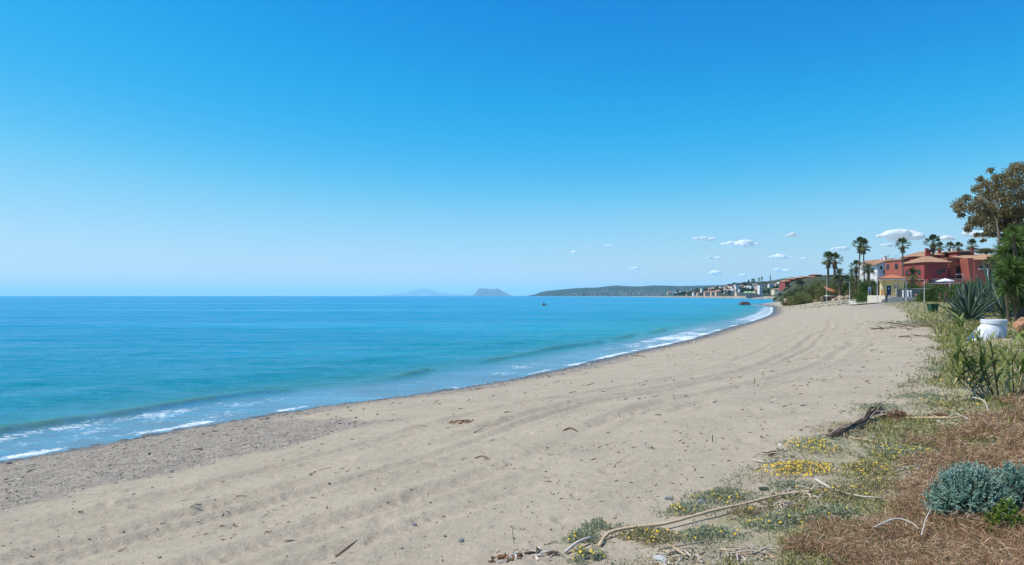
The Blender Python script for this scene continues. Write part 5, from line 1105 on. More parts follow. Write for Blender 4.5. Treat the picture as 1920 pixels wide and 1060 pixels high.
# ------------------------------------------------------------------ reeds in the right foreground
M['cane_leaf'] = leafmat("cane leaf", [(.07, .10, .025), (.14, .19, .045), (.21, .27, .07), (.32, .33, .12)], .35, cscale=3)
M['cane_dry'] = plain("dry cane", (.60, .46, .31), (.45, .32, .19), scale=12, rough=.7, bump=.2)
M['cane_brown'] = plain("brown cane stem", (.16, .09, .05), (.10, .06, .03), scale=9, rough=.8, bump=.2)
M['driftwood'] = plain("grey driftwood", (.33, .27, .22), (.20, .155, .12), scale=14, rough=.95, bump=.4)
M['dark_wood'] = plain("dark rotten root", (.13, .085, .06), (.075, .05, .035), scale=16, rough=.95, bump=.5)
M['bleached'] = plain("bleached reed", (.58, .52, .45), (.42, .37, .31), scale=18, rough=.9, bump=.2)
def flat_leaf(L, W, th0, curve, seg=7, tw=.0):
    V = []; F = []; a = th0; p = Vector((0, 0, 0))
    for i in range(seg + 1):
        t = i / seg; w_ = W / 2 * max(math.sin(math.pi * (.16 + .84 * t))**.8, .02); up = Vector((-math.sin(a), 0, math.cos(a)))
        V += [p + Vector((0, -w_, 0)) + up * w_ * .35, p, p + Vector((0, w_, 0)) + up * w_ * .35]; p = p + Vector((math.cos(a), 0, math.sin(a))) * L / seg; a -= curve / seg
    for i in range(seg): q = 3 * i; F += [(q, q+1, q+4, q+3), (q+1, q+2, q+5, q+4)]
    return V, F
def fl_mesh(th, cu, W, tint):
    V, F = flat_leaf(1, W, th, cu); return mesh_np('leaf', [tuple(v) for v in V], F, M['cane_leaf'], True, dict(tint=('FACE', np.full(len(F), tint))))
FL = [fl_mesh(math.radians(a), c, .10, t) for a, c, t in ((35, .8, .3), (50, 1.3, .5), (20, .5, .65), (62, .5, .4), (45, .2, .8))]
FD = [mesh_np('dry_leaf', [tuple(v) for v in flat_leaf(1, .07, math.radians(a), c)[0]], flat_leaf(1, .07, math.radians(a), c)[1], M['cane_dry'], True) for a, c in ((-20, .9), (-60, .4), (10, 1.6))]
def reed_plant(u, v_, label, stems, seed):
    x_, y_, g = at(u, v_); t = thing('reed_plant', label, 'reed plant', (x_, y_, g)); r = random.Random(seed); k = y_ / 1280
    for du, hpx, lean, nl, lpx in stems:
        top = Vector(((du + lean) * k, r.uniform(-.12, .12), hpx * k)); b0 = Vector((du * k * .35, r.uniform(-.05, .05), -.05)); mid = b0.lerp(top, .5) + Vector((du * k * .25, 0, 0))
        mb = MB(); P3 = [b0.lerp(mid, q / 3).lerp(mid.lerp(top, q / 3), q / 3) if False else b0 * (1 - q / 6)**2 + mid * 2 * (q / 6) * (1 - q / 6) + top * (q / 6)**2 for q in range(7)]; mb.tube(P3, [.011 * (1 - .1 * q) for q in range(7)], 6); mb.build('stem', M['cane_brown'] if r.random() < .6 else M['cane_dry'], t)
        for i in range(nl):
            f = .35 + .65 * (i + .5) / nl; q = f; pp = b0 * (1 - q)**2 + mid * 2 * q * (1 - q) + top * q * q
            o = link('leaf', FL[r.randrange(5)], t, pp); L = lpx * k * r.uniform(.7, 1.15); o.scale = (L, L * r.uniform(1.3, 2.0), L); o.rotation_euler = (0, r.uniform(-.35, .15) - .5 * (f > .85), i * 2.6 + r.uniform(-.5, .5))
        for i in range(r.randint(2, 4)):
            q = r.uniform(.15, .6); pp = b0 * (1 - q)**2 + mid * 2 * q * (1 - q) + top * q * q; o = link('dry_leaf', FD[r.randrange(3)], t, pp); o.scale = (lpx * k * .7,) * 3; o.rotation_euler = (0, 0, r.uniform(0, 6.3))
reed_plant(1878, 748, "broad leaved cane plant with leaning stems, largest in front of the white block", [(-78, 80, -14, 11, 48), (-70, 108, -20, 10, 44), (-60, 60, -30, 9, 46), (-62, 100, -2, 8, 34), (-28, 110, -12, 9, 40), (-40, 132, -6, 7, 30), (-12, 90, 4, 9, 38), (-20, 70, -20, 7, 36), (-50, 45, -40, 7, 40), (8, 60, 10, 6, 30), (-8, 120, -12, 6, 28), (-34, 84, -30, 9, 42), (-50, 88, -26, 9, 42)], 3)
reed_plant(1902, 742, "small upright cane shoots at the right edge", [(-4, 95, -2, 6, 52), (18, 118, 14, 6, 50), (4, 55, 8, 7, 44), (-10, 40, -14, 6, 40), (26, 70, 20, 6, 44)], 9)
reed_plant(1830, 668, "thin young cane before the white block's buttress", [(0, 48, 2, 8, 22), (-4, 30, -8, 6, 20), (6, 36, 5, 6, 20)], 12)
# young green shoot left of it
reed_plant(1797, 640, "young cane shoot with pale drooping leaves, left of the white block", [(0, 40, 0, 9, 34), (4, 26, 3, 6, 28)], 14)

# ------------------------------------------------------------------ low plants with yellow flowers
M['low_green'] = leafmat("low grey green leaf", [(.15, .18, .10), (.24, .28, .165), (.34, .36, .23), (.48, .46, .33)], .2, cscale=6)
M['low_olive'] = leafmat("low olive leaf", [(.19, .17, .08), (.29, .26, .125), (.38, .33, .18), (.50, .41, .27)], .2, cscale=6)
M['petal'] = plain("yellow petals", (.70, .50, .03), (.70, .42, .02), scale=40, rough=.7, bump=0)
LOWP = [(1535,842,56,17,.12,110,'g',"domed green plant with yellow flowers on its left side, nearest the dark driftwood"),(1492,884,74,15,.08,240,'o',"flattest and most flowery yellow patch, lowest left of the domed plant"),(1690,852,62,15,.08,80,'g',"yellow flowered mat right of the bare sand gap"),
 (1625,884,54,15,.07,60,'o',"sparse flowered mat between the domed plant and the brown litter"),(1352,934,60,13,.07,26,'g',"green mat above the long curved cane, at its middle"),(1285,958,48,12,.06,22,'g',"low green mat left of the curved cane's middle"),
 (1122,992,40,8,.05,4,'g',"thin green fringe above the lower bend of the curved cane"),(1092,1016,32,14,.07,12,'g',"small green plant left of the curved cane's bent end"),(1100,1048,34,14,.08,16,'g',"orange flowered plant at the bottom, beside white scraps"),
 (1215,1012,64,14,.08,16,'o',"olive mat just below the curved cane's lower half"),(1330,1008,60,15,.07,14,'g',"grey green mat below the curved cane's middle"),(1458,985,58,16,.08,22,'g',"sparse grey green mat right of the bleached reed heap"),(1560,972,66,17,.09,16,'g',"mixed green mat on the edge of the brown litter"),
 (1575,930,50,14,.07,12,'o',"olive mat above the mixed green one"),(1640,915,52,16,.08,16,'o',"olive mat at the centre of the flowered strip"),(1600,806,66,12,.06,2,'o',"olive brown mat under the dark driftwood's root end"),(1690,790,60,12,.06,3,'o',"olive mat below the long straight cane"),
 (1735,748,44,9,.07,8,'g',"grey green tuft on the sand edge left of the cane plant"),(1790,765,52,12,.07,24,'o',"yellowish mat in front of the large cane plant"),(1772,697,22,7,.10,0,'g',"small round green cushion on the sand left of the cane plant"),
 (1800,712,46,9,.07,40,'o',"yellow dotted mat behind the small round cushion"),(1740,606,40,7,.15,0,'g',"weedy green tuft right of the dry branches"),(1722,566,30,5,.2,0,'b',"bright green weeds above the waste bin, left"),(1750,563,26,5,.2,0,'b',"bright green weeds above the waste bin, right"),(1770,612,30,7,.2,0,'o',"olive tuft at the left foot of the agaves"),
 (1845,612,40,8,.25,0,'o',"dry olive tuft between the largest agave and the white block"),(1645,765,38,8,.06,0,'g',"thin green mat above the brown root tuft"),(1480,915,46,8,.05,4,'g',"thin green mat under the flattest flowery patch"),(1400,965,30,8,.06,3,'o',"olive tuft beside the curved cane's upper half")]
for i, (u, v_, ru, rv, ph, nf, kd, lb) in enumerate(LOWP):
    x_, y_, g = at(u, v_); hc = EYE - g; ax = ru * y_ / 1280; ay = rv * y_ * y_ / (hc * 1280)
    t = thing('low_plant', lb, 'plant', (x_, y_, 0)); n = int(min(6000, 600 + 1700 * (ru * rv / 700))); 
    if y_ > 25: n = 1600
    r = np.sqrt(rng.uniform(0, 1, n)) * (1.05 + .38 * rng.normal(size=n)); th = rng.uniform(0, 6.283, n); ox = r * np.cos(th) * ax; oy = r * np.sin(th) * ay
    dens = fbm((x_ + ox) / (.12 * ru * y_ / 1280 * 4 + .05), (y_ + oy) / (.12 * ax * 4 + .05), 200 + i, 3); kp = dens + .25 * (1 - r) > .42; ox, oy, r = ox[kp], oy[kp], r[kp]; n = len(ox)
    gg = hgt(x_ + ox, y_ + oy, True); hz = rng.uniform(0, 1, n) * ph * np.clip(1.15 - r * r, .15, 1) * (.5 + fbm((x_ + ox) / .15, (y_ + oy) / .15, 300 + i, 2))
    C = np.stack([ox, oy, gg + hz], 1); d = unit(rng.normal(size=(n, 3)) * .8 + np.array([0, 0, .7])); L = rng.uniform(.014, .038, n) * max(1, y_ / 9); V, F = leaf_quads(C, d, L, L * .32)
    link('foliage', mesh_np('foliage', V, F, {'g': M['low_green'], 'o': M['low_olive'], 'b': M['bush_bright']}[kd], False, dict(tint=('FACE', rng.uniform(.1, .9, n)))), t)
    if nf:
        cx = -.25 * ax if i == 0 else 0; mb = MB(); r_ = random.Random(i + 50)
        for q in range(int(nf)):
            a = r_.uniform(0, 6.283); rr = math.sqrt(r_.random()) * .95; fx, fy = cx + rr * math.cos(a) * ax * (.75 if i == 0 else 1), rr * math.sin(a) * ay; h0 = float(hgt(np.array([x_ + fx]), np.array([y_ + fy]))[0]) + ph * r_.uniform(.6, 1.1) * (1.1 - rr * rr * .8); R_ = r_.uniform(.009, .016) * max(1, y_ / 9); tl = Vector((r_.uniform(-.5, .5), r_.uniform(-.8, .2), 1)).normalized()
            s1 = tl.cross(Vector((1, 0, 0))).normalized(); s2 = tl.cross(s1); c = Vector((fx, fy, h0)); mb.add([c + tl * .004] + [c + (s1 * math.cos(k * 1.0472) + s2 * math.sin(k * 1.0472)) * R_ * (1 if k % 2 else .8) - tl * .003 for k in range(6)], [(0, 1 + k, 1 + (k + 1) % 6) for k in range(6)])
        fo = mb.build('flowers', M['petal'], t)
        fo['kind'] = 'stuff'

# ------------------------------------------------------------------ blue green bush and its neighbour
M['silver'] = leafmat("silvery blue green leaf", [(.07, .15, .105), (.15, .27, .20), (.25, .38, .30), (.42, .54, .46)], .15, cscale=5)
M['lime_leaf'] = leafmat("fresh green leaf", [(.05, .10, .012), (.10, .18, .02), (.17, .25, .04), (.30, .34, .06)], .3, cscale=6)
def shoot_bush(name, u, v_, rpx, hpx, label, mat, nshoot, nleaf, ll, seed, wide=.42, squash=.8, xs=1.0):
    x_, y_, g = at(u, v_); k = y_ / 1280; R_ = rpx * k; H = hpx * k; t = thing(name, label, 'bush', (x_, y_ + R_ * .5, g - .02)); r = np.random.default_rng(seed)
    d = unit(r.normal(size=(nshoot, 3))); d[:, 2] = np.abs(d[:, 2]) * 1.0 + .02; d = unit(d); rad = r.uniform(.72, 1.03, nshoot) * (.86 + .28 * fbm(d[:, 0] * 3 + seed, d[:, 1] * 3 + d[:, 2] * 2, seed, 2))
    tip = d * rad[:, None] * np.array([R_ * xs, R_ * squash, H]); tip[:, 2] += H * .03
    base = tip * np.array([.55, .55, .45]); sdir = unit(tip - np.array([0, 0, H * .2]) + np.array([0, 0, H * .15])); sl = R_ * .24
    f = r.uniform(0, 1, (nshoot, nleaf)); C = tip[:, None] - sdir[:, None] * (sl * (1 - f))[..., None]; ph = r.uniform(0, 6.283, (nshoot, nleaf)); a = unit(np.cross(sdir, r.normal(size=sdir.shape))); b = np.cross(sdir, a)
    D_ = unit(sdir[:, None] * (.25 + 1.0 * f[..., None]) + a[:, None] * np.cos(ph)[..., None] + b[:, None] * np.sin(ph)[..., None]); n = nshoot * nleaf; L = (r.uniform(.7, 1.2, (nshoot, nleaf)) * ll * (1.15 - .5 * f)).ravel()
    V, F = leaf_quads(C.reshape(-1, 3), D_.reshape(-1, 3), L, L * wide); tint = np.clip((r.uniform(.15, .7, (nshoot, 1)) + .3 * f + r.uniform(-.12, .12, (nshoot, nleaf))).ravel(), 0, 1)
    link('foliage', mesh_np('foliage', V, F, mat, False, dict(tint=('FACE', tint))), t)
    mb = MB()
    for i in range(0, nshoot, 6): mb.tube([(0, 0, 0), tuple(base[i] * .9), tuple(tip[i])], [.008, .005, .002], 4, cap=False)
    mb.build('stems', M['cane_brown'], t)['kind'] = 'stuff'; return t
shoot_bush('silver_bush', 1850, 987, 86, 108, "dense silvery blue green bush in the bottom right corner", M['silver'], 1300, 24, .019, 5, wide=.62)
shoot_bush('silver_bush', 1925, 975, 62, 98, "second silvery bush, cut off by the right edge", M['silver'], 600, 24, .019, 6, wide=.62)
shoot_bush('green_bush', 1905, 1012, 42, 70, "yellow green leafy plant growing below the silvery bushes", M['lime_leaf'], 130, 16, .026, 7, wide=.55)
GG = "tiny fresh green sprouts in the brown litter"
for i, (u, v_, s_) in enumerate(((1749, 1003, 9), (1612, 1036, 8), (1656, 1056, 14), (1500, 1035, 12), (1760, 985, 14), (1805, 990, 16), (1893, 1040, 14), (1845, 1056, 12), (1720, 930, 12), (1455, 1045, 10), (1830, 990, 12))):
    shoot_bush('sprout', u, v_, s_, s_ * 1.1, ["bright single green sprout left of the silvery bush's foot", "round green sprout on the litter near the bottom", "upright green sprout at the bottom edge, middle of the litter", "green sprout low in the litter, farther left", "green sprout touching the silvery bush on its left", "green sprout under the front of the silvery bush", "dark upright weed under the yellow green plant", "green sprout at the bottom edge below the silvery bush", "yellow green sprout up in the litter, left of the silvery bush", "lowest left green sprout near the bottom edge", "green sprout right of the one under the silvery bush"][i], M['lime_leaf'], 26, 12, .014, 20 + i, wide=.5)

# ------------------------------------------------------------------ canes, driftwood, branches
def ground_path(pts, lift):
    out_ = []
    for (u, v_), l in zip(pts, lift): x_, y_, g = at(u, v_, 0); out_.append(Vector((x_, y_, g + l)))
    return out_
def spline(P, n=24):
    P = [P[0]] + list(P) + [P[-1]]; o = []; m_ = len(P) - 3
    for i in range(m_):
        for q in range(n // m_):
            t = q / (n // m_); a, b, c, d = P[i:i+4]; o.append(.5 * ((2 * b) + (-a + c) * t + (2*a - 5*b + 4*c - d) * t*t + (-a + 3*b - 3*c + d) * t*t*t))
    o.append(P[-2]); return o
def cane(pts, lift, r0, r1, mat, name, label, cat, nodes=True, wob=0.0, group=None):
    S = spline(ground_path(pts, lift)); t = S[0].copy(); mb = MB(); n = len(S); rr = [r0 + (r1 - r0) * i / (n - 1) for i in range(n)]
    if nodes: rr = [r * (1.18 if i % 4 == 0 else 1) for i, r in enumerate(rr)]
    if wob: S = [p + Vector((random.uniform(-wob, wob), random.uniform(-wob, wob), random.uniform(0, wob))) for p in S]
    mb.tube([p - t for p in S], rr, 9); o = mb.build(name, mat, None, t, smooth=True); tag(o, label, cat, group); return o
cane([(1124,1028),(1140,1012),(1180,1002),(1250,993),(1330,972),(1400,953),(1460,937),(1520,926)], [.015,.04,.05,.05,.06,.06,.05,.03], .0155, .010, M['cane_dry'], 'dead_cane', "long curved dry cane lying across the bottom plants", 'cane')
cane([(1592,824),(1640,832),(1655,836)], [.02]*3, .010, .008, M['cane_dry'], 'dead_cane', "short straw coloured cane on the sand below the dark driftwood", 'cane')
cane([(1700,791),(1770,793),(1842,795)], [.05]*3, .018, .016, M['cane_dry'], 'dead_cane', "straight pale cane lying level right of the brown root tuft", 'cane')
cane([(1605,793),(1645,791)], [.03]*2, .014, .012, M['cane_dry'], 'dead_cane', "short cane behind the dark driftwood", 'cane')
cane([(1410,868),(1440,872),(1455,866)], [.02]*3, .010, .008, M['bleached'], 'dead_cane', "thin bleached cane at the sand edge left of the domed plant", 'cane')
cane([(1442,858),(1468,850)], [.02,.03], .016, .012, M['cane_brown'], 'stick', "short brown stick just left of the domed flowering plant", 'stick', nodes=False)
cane([(1822,752),(1845,762),(1854,778)], [.06,.08,.03], .014, .006, M['bleached'], 'bleached_branch', "pale curved twig at the foot of the large cane plant", 'twig', nodes=False)
cane([(1530,910),(1560,925),(1605,935),(1655,938)], [.06,.05,.04,.03], .014, .006, M['bleached'], 'bleached_branch', "bleached branch running right from the reed heap into the litter", 'branch', nodes=False, wob=.004)
cane([(1640,1018),(1680,1008),(1710,1012),(1722,1018)], [.10,.14,.12,.10], .006, .003, M['bleached'], 'bleached_branch', "thin arched pale stem over the brown litter at the bottom", 'stem', nodes=False)
cane([(1728,1030),(1736,1010),(1746,995)], [.10,.14,.16], .005, .003, M['bleached'], 'bleached_branch', "thin straight pale stem beside the bright green sprout", 'stem', nodes=False)
cane([(1060,1042),(1085,1030),(1112,1018)], [.02,.05,.04], .014, .010, M['bleached'], 'bleached_branch', "pale branch end poking left out of the bottom plants", 'branch', nodes=False)
cane([(1235,1036),(1290,1030),(1330,1022)], [.02,.03,.03], .008, .005, M['driftwood'], 'dead_cane', "thin grey stem below the middle of the curved cane", 'stem', nodes=False)
cane([(1690,617),(1720,612),(1745,609),(1768,607)], [.1,.25,.2,.1], .035, .02, M['driftwood'], 'driftwood', "grey driftwood branch lying level below the waste bin", 'branch', nodes=False, wob=.01)
cane([(890,861),(904,858),(918,862)], [.005,.015,.005], .008, .006, M['cane_brown'], 'stick', "small arched brown stick in the middle of the sand", 'stick', nodes=False)
cane([(1186,668),(1200,668),(1210,670)], [.02]*3, .02, .02, M['dark_wood'], 'stick', "dark stick lying alone high on the mid beach", 'stick', nodes=False)
cane([(1056,808),(1070,804),(1082,807)], [.005,.02,.008], .012, .010, M['cane_brown'], 'stick', "little bent brown stick right of the sand's middle", 'stick', nodes=False)
cane([(587,887),(610,883),(620,880)], [.01,.02,.01], .007, .005, M['cane_dry'], 'dead_cane', "thin straw coloured stick on the sand near the gravel patch edge", 'stick', nodes=False)
cane([(628,912),(652,926)], [.01,.01], .006, .004, M['bleached'], 'dead_cane', "pale reed scrap left of the sand's middle", 'reed', nodes=False)
# stake and feather-like frond
x_, y_, g = at(965, 1022); mb = MB(); mb.tube([(0, 0, -.03), (-.012, 0, .06), (-.02, .01, .14)], [.004, .003, .002], 5); tag(mb.build('twig', M['dark_wood'], None, (x_, y_, g)), "thin upright twig stuck in the sand near the bottom centre", 'twig')
x_, y_, g = at(1290, 804); mb = MB(); mb.tube([(0, 0, -.02), (-.02, 0, .09)], [.006, .005], 5); tag(mb.build('reed_stub', M['bleached'], None, (x_, y_, g)), "pale reed stub stuck upright in the sand, right of centre", 'reed')
x_, y_, g = at(1336, 829); mb = MB(); mb.tube([(0, 0, -.02), (0, 0, .10)], [.007, .006], 5); tag(mb.build('reed_stub', M['cane_brown'], None, (x_, y_, g)), "brown reed stub standing at the end of a thin pale stem", 'reed')
x_, y_, g = at(1415, 722); mb = MB(); mb.tube([(0, 0, -.02), (0, 0, .17)], [.009, .007], 5); tag(mb.build('stake', M['dark_wood'], None, (x_, y_, g)), "short dark stake upright beside the tyre tracks", 'stake')
x_, y_, g = at(628, 1043); kk = y_ / 1280; tip = Vector((38 * kk, .10, .115)); mb = MB(); V_ = []; n_ = 9
for i in range(n_ + 1): f = i / n_; w_ = .018 * math.sin(math.pi * min(1, .1 + f * .9))**.7 + .001; c = tip * f; V_ += [c + Vector((-w_, 0, 0)), c + Vector((0, -w_ * .5, 0)), c + Vector((w_, 0, 0)), c + Vector((0, w_ * .5, 0))]
mb.add(V_, [(4*i + q, 4*i + (q+1) % 4, 4*i + 4 + (q+1) % 4, 4*i + 4 + q) for i in range(n_) for q in range(4)]); tag(mb.build('feather', M['dark_wood'], None, (x_, y_, g)), "dark pointed feather standing slanted out of the sand at the bottom", 'feather')
# dark driftwood root with frayed end
dw = thing('driftwood', "dark frayed root log of driftwood pointing up right at the sand's edge", 'driftwood', tuple(ground_path([(1600, 805)], [0])[0])); o0 = Vector(dw.location); r_ = random.Random(3)
base_ = ground_path([(1560, 822), (1585, 813), (1615, 802), (1640, 790), (1664, 770)], [.03, .08, .08, .14, .10]); 
base_[-1] = Vector(pt(1664, 773, base_[3].y + .15)); base_[-1].z = max(base_[-1].z, base_[3].z + .02)
for j in range(17):
    cut_ = r_.uniform(.75, 1.12)
    P4 = [p - o0 + Vector((r_.uniform(-.05, .05), r_.uniform(-.06, .06), r_.uniform(-.03, .05))) * (1, .7, .8, 1.3, 2.3)[i] for i, p in enumerate(base_)]; P4[-1] = P4[-2].lerp(P4[-1], cut_)
    mb = MB(); mb.tube(spline(P4, 16), [.021 * (1 - .052 * q) * r_.uniform(.6, 1.3) for q in range(17)], 6); mb.build('strand', M['dark_wood'] if j % 3 else M['driftwood'], dw)
def heap(name, cat, u, v_, ru, rv, n, label, mats, rad=(.003, .007), ln=(.06, .2), hgt_=.06, seed=1, group=None):
    x_, y_, g = at(u, v_); hc = EYE - g; ax = ru * y_ / 1280; ay = rv * y_ * y_ / (hc * 1280); mb = MB(); r_ = random.Random(seed)
    for q in range(n):
        a = r_.uniform(0, 6.283); rr = math.sqrt(r_.random()); px, py = rr * math.cos(a) * ax, rr * math.sin(a) * ay; h0 = gz(x_ + px, y_ + py) - g + r_.uniform(0, hgt_) * (1.1 - rr); th = r_.gauss(.3, .9); L = r_.uniform(*ln); d = Vector((math.cos(th), math.sin(th), r_.uniform(-.15, .3))) * L; c = Vector((px, py, h0)); R_ = r_.uniform(*rad)
        mb.tube([c - d / 2, c + Vector((r_.uniform(-.1, .1) * L, r_.uniform(-.1, .1) * L, .03 * L)), c + d / 2], [R_, R_ * 1.05, R_ * .6], 5, m=r_.randrange(len(mats)))
    t = thing(name, label, cat, (x_, y_, g), group); o = mb.build('pieces', mats, t); o['kind'] = 'stuff'
BR = [M['bleached'], M['driftwood'], M['cane_dry'], M['bleached']]
heap('reed_heap', 'reed heap', 1520, 928, 78, 17, 130, "heap of bleached broken reeds at the top end of the curved cane", BR, seed=1)
heap('reed_heap', 'reed heap', 1460, 952, 46, 9, 60, "flat scatter of bleached reeds along the curved cane's upper half", BR, seed=2)
heap('reed_heap', 'reed heap', 1272, 1050, 46, 14, 60, "pile of white reed pieces at the bottom edge, under the curved cane", BR, seed=3, rad=(.004, .009))
heap('reed_heap', 'reed heap', 1395, 1045, 60, 14, 70, "scatter of pale reeds at the bottom, right of the white pile", BR, seed=4)
heap('reed_heap', 'reed heap', 1720, 882, 62, 12, 110, "pale twiggy litter above the silvery bush, to its left", BR, seed=5)
heap('reed_heap', 'reed heap', 1808, 800, 40, 14, 90, "crossed pale sticks heaped below the straight level cane", BR, seed=6, rad=(.005, .011), ln=(.15, .5))
heap('reed_heap', 'reed heap', 1845, 780, 20, 20, 30, "loose pale sticks at the foot of the large cane plant", BR, seed=16, rad=(.005, .009), ln=(.1, .3))
heap('reed_heap', 'reed heap', 1590, 818, 60, 8, 40, "thin splinters strewn along the dark driftwood", [M['cane_brown'], M['driftwood']], seed=7)
heap('reed_heap', 'reed heap', 1455, 855, 36, 8, 30, "brown and pale splinters left of the domed plant", [M['cane_brown'], M['bleached']], seed=8)
heap('root_tuft', 'root tuft', 1682, 788, 26, 7, 420, "shaggy orange brown root tuft between the driftwood and the level cane", [M['cane_brown'], plain("orange brown fibre", (.28, .15, .07), scale=20)], rad=(.003, .006), ln=(.05, .14), hgt_=.16, seed=9)
heap('root_tuft', 'root tuft', 1760, 786, 16, 5, 200, "smaller brown root tuft above the level cane", [M['cane_brown'], plain("orange brown fibre", (.28, .15, .07), scale=20)], rad=(.003, .006), ln=(.05, .12), hgt_=.12, seed=10)
heap('bark_scraps', 'bark scraps', 948, 1052, 26, 8, 26, "rust brown bark scraps at the very bottom centre", [M['cane_brown'], plain("rust bark", (.30, .15, .08), scale=20), M['bleached']], rad=(.008, .016), ln=(.06, .12), hgt_=.03, seed=11)
heap('bark_scraps', 'bark scraps', 1015, 1043, 26, 9, 16, "dark and pale bark scraps right of the rust brown ones", [M['dark_wood'], M['bleached']], rad=(.006, .012), ln=(.06, .16), hgt_=.03, seed=12)
heap('bark_scraps', 'bark scraps', 865, 792, 26, 5, 60, "drift of rust brown weed scraps on the mid sand", [M['cane_brown'], plain("rust bark", (.30, .15, .08), scale=20)], rad=(.006, .012), ln=(.04, .12), hgt_=.03, seed=13)
heap('dry_branches', 'dry branches', 1722, 618, 24, 8, 26, "tangle of dead grey branches on the sand left of the agaves", [M['dark_wood'], M['driftwood']], rad=(.012, .03), ln=(.5, 1.4), hgt_=.6, seed=14)
heap('dry_branches', 'dry branches', 1725, 632, 24, 4, 22, "low brown twigs below the tangle of dead branches", [M['dark_wood'], M['cane_brown']], rad=(.01, .02), ln=(.2, .5), hgt_=.12, seed=15)
# single stones
ST = plain("grey stone", (.20, .21, .22), (.14, .15, .16), scale=8, bump=.3)
for i, (u, v_, s_, mt, lb) in enumerate(((1432, 919, .07, "dark", "dark green grey stone left of the reed heap"), (1470, 858, .06, "g", "grey stone touching the domed plant's left side"), (1254, 936, .06, "g", "flat blue grey stone left of the grey green mat"), (1317, 942, .08, "g", "long dark stone between two green mats"), (1238, 1053, .09, "l", "pale flat stone at the bottom edge beside the white pile"),
   (958, 1047, .04, "g", "round grey stone by the rust brown bark scraps"), (865, 1018, .05, "g", "flat slate grey stone on the bare sand near the bottom"), (1608, 890, .07, "g", "grey stone among the sparse yellow flowers"), (1280, 1000, .03, "l", "tiny white stone beside the cane"), (1112, 1036, .05, "w", "white scrap of stone left of the curved cane's end"), (1636, 823, .05, "l", "pale stone under the dark driftwood"), (1462, 838, .05, "w", "white pebble at the sand edge left of the domed plant"), (776, 983, .04, "g", "dark oval stone on the sand left of centre"))):
    x_, y_, g = at(u, v_); o = link('stone', rock_mesh('stone', i + 3, {'g': ST, 'dark': plain("dark green stone", (.05, .06, .05), scale=8), 'l': plain("pale stone", (.45, .46, .46), scale=8), 'w': plain("white stone", (.7, .7, .68), scale=8)}[mt], 2, .15)); o.location = (x_, y_, g + s_ * .15); o.scale = (s_ * 1.5, s_, s_ * .6); o.rotation_euler = (0, 0, i * 1.3); tag(o, lb, 'stone')

# ------------------------------------------------------------------ stuff: dry litter, grass, pebbles, beach scraps
M['litter'] = leafmat("dry brown litter", [(.16, .085, .045), (.32, .185, .105), (.45, .30, .185), (.64, .53, .37)], .15, cscale=2.5)
M['grass'] = leafmat("yellow green grass", [(.09, .12, .02), (.18, .20, .045), (.29, .28, .085), (.40, .34, .16)], .25, cscale=1)
def scatter(n, r0, r1, a0, a1):
    r = np.exp(rng.uniform(math.log(r0), math.log(r1), n)); a = np.radians(rng.uniform(a0, a1, n)); return np.sin(a) * r, np.cos(a) * r, r
px, py, pr = scatter(560000, 2.7, 17, 0, 50); bd, _ = poly_sd(px, py, BROWN); nn = fbm(px / .5, py / .5, 401, 3); kp = (bd + (nn - .5) * 1.6 > 0) & (nn > .37); px, py, pr = px[kp], py[kp], pr[kp]; n = len(px)
gg = hgt(px, py); L = rng.uniform(.03, .10, n) * np.clip(pr / 6, 1, 2.2); dr = unit(rng.normal(size=(n, 3)) * np.array([1, 1, .45]) + np.array([0, 0, .4])); C = np.stack([px, py, gg + rng.uniform(0, .075, n) * (.3 + 1.4 * fbm(px / .2, py / .2, 405, 2))], 1)
V, F = leaf_quads(C, dr, L, rng.uniform(.0022, .0055, n) * np.clip(pr / 6, 1, 2.2), bend=.1); tag(link('dry_litter', mesh_np('dry_litter', V, F, M['litter'], False, dict(tint=('FACE', np.clip(rng.normal(.5, .25, n), 0, 1))))), "thick brown mat of dry grass and dead stems", 'dry grass', kind='stuff')
px, py, pr = scatter(260000, 3, 140, 0, 50); vd, _ = poly_sd(px, py, VEG); bd, _ = poly_sd(px, py, BROWN); nn = fbm(px / .9, py / .9, 411, 4); kp = (vd + (nn - .5) * 2 > .5) & (nn > .47) & ((bd < .6) | (pr > 15) | (nn > .56)); px, py, pr = px[kp], py[kp], pr[kp]; n = len(px)
gg = hgt(px, py); L = rng.uniform(.03, .09, n) * np.clip(pr / 7, 1, 6); dr = unit(rng.normal(size=(n, 3)) * .7 + np.array([0, 0, .9])); V, F = leaf_quads(np.stack([px, py, gg], 1), dr, L, L * .12, bend=.1)
tag(link('thin_grass', mesh_np('thin_grass', V, F, M['grass'], False, dict(tint=('FACE', rng.uniform(.1, .9, n))))), "thin yellow green grass and weeds on sandy ground", 'grass', kind='stuff')
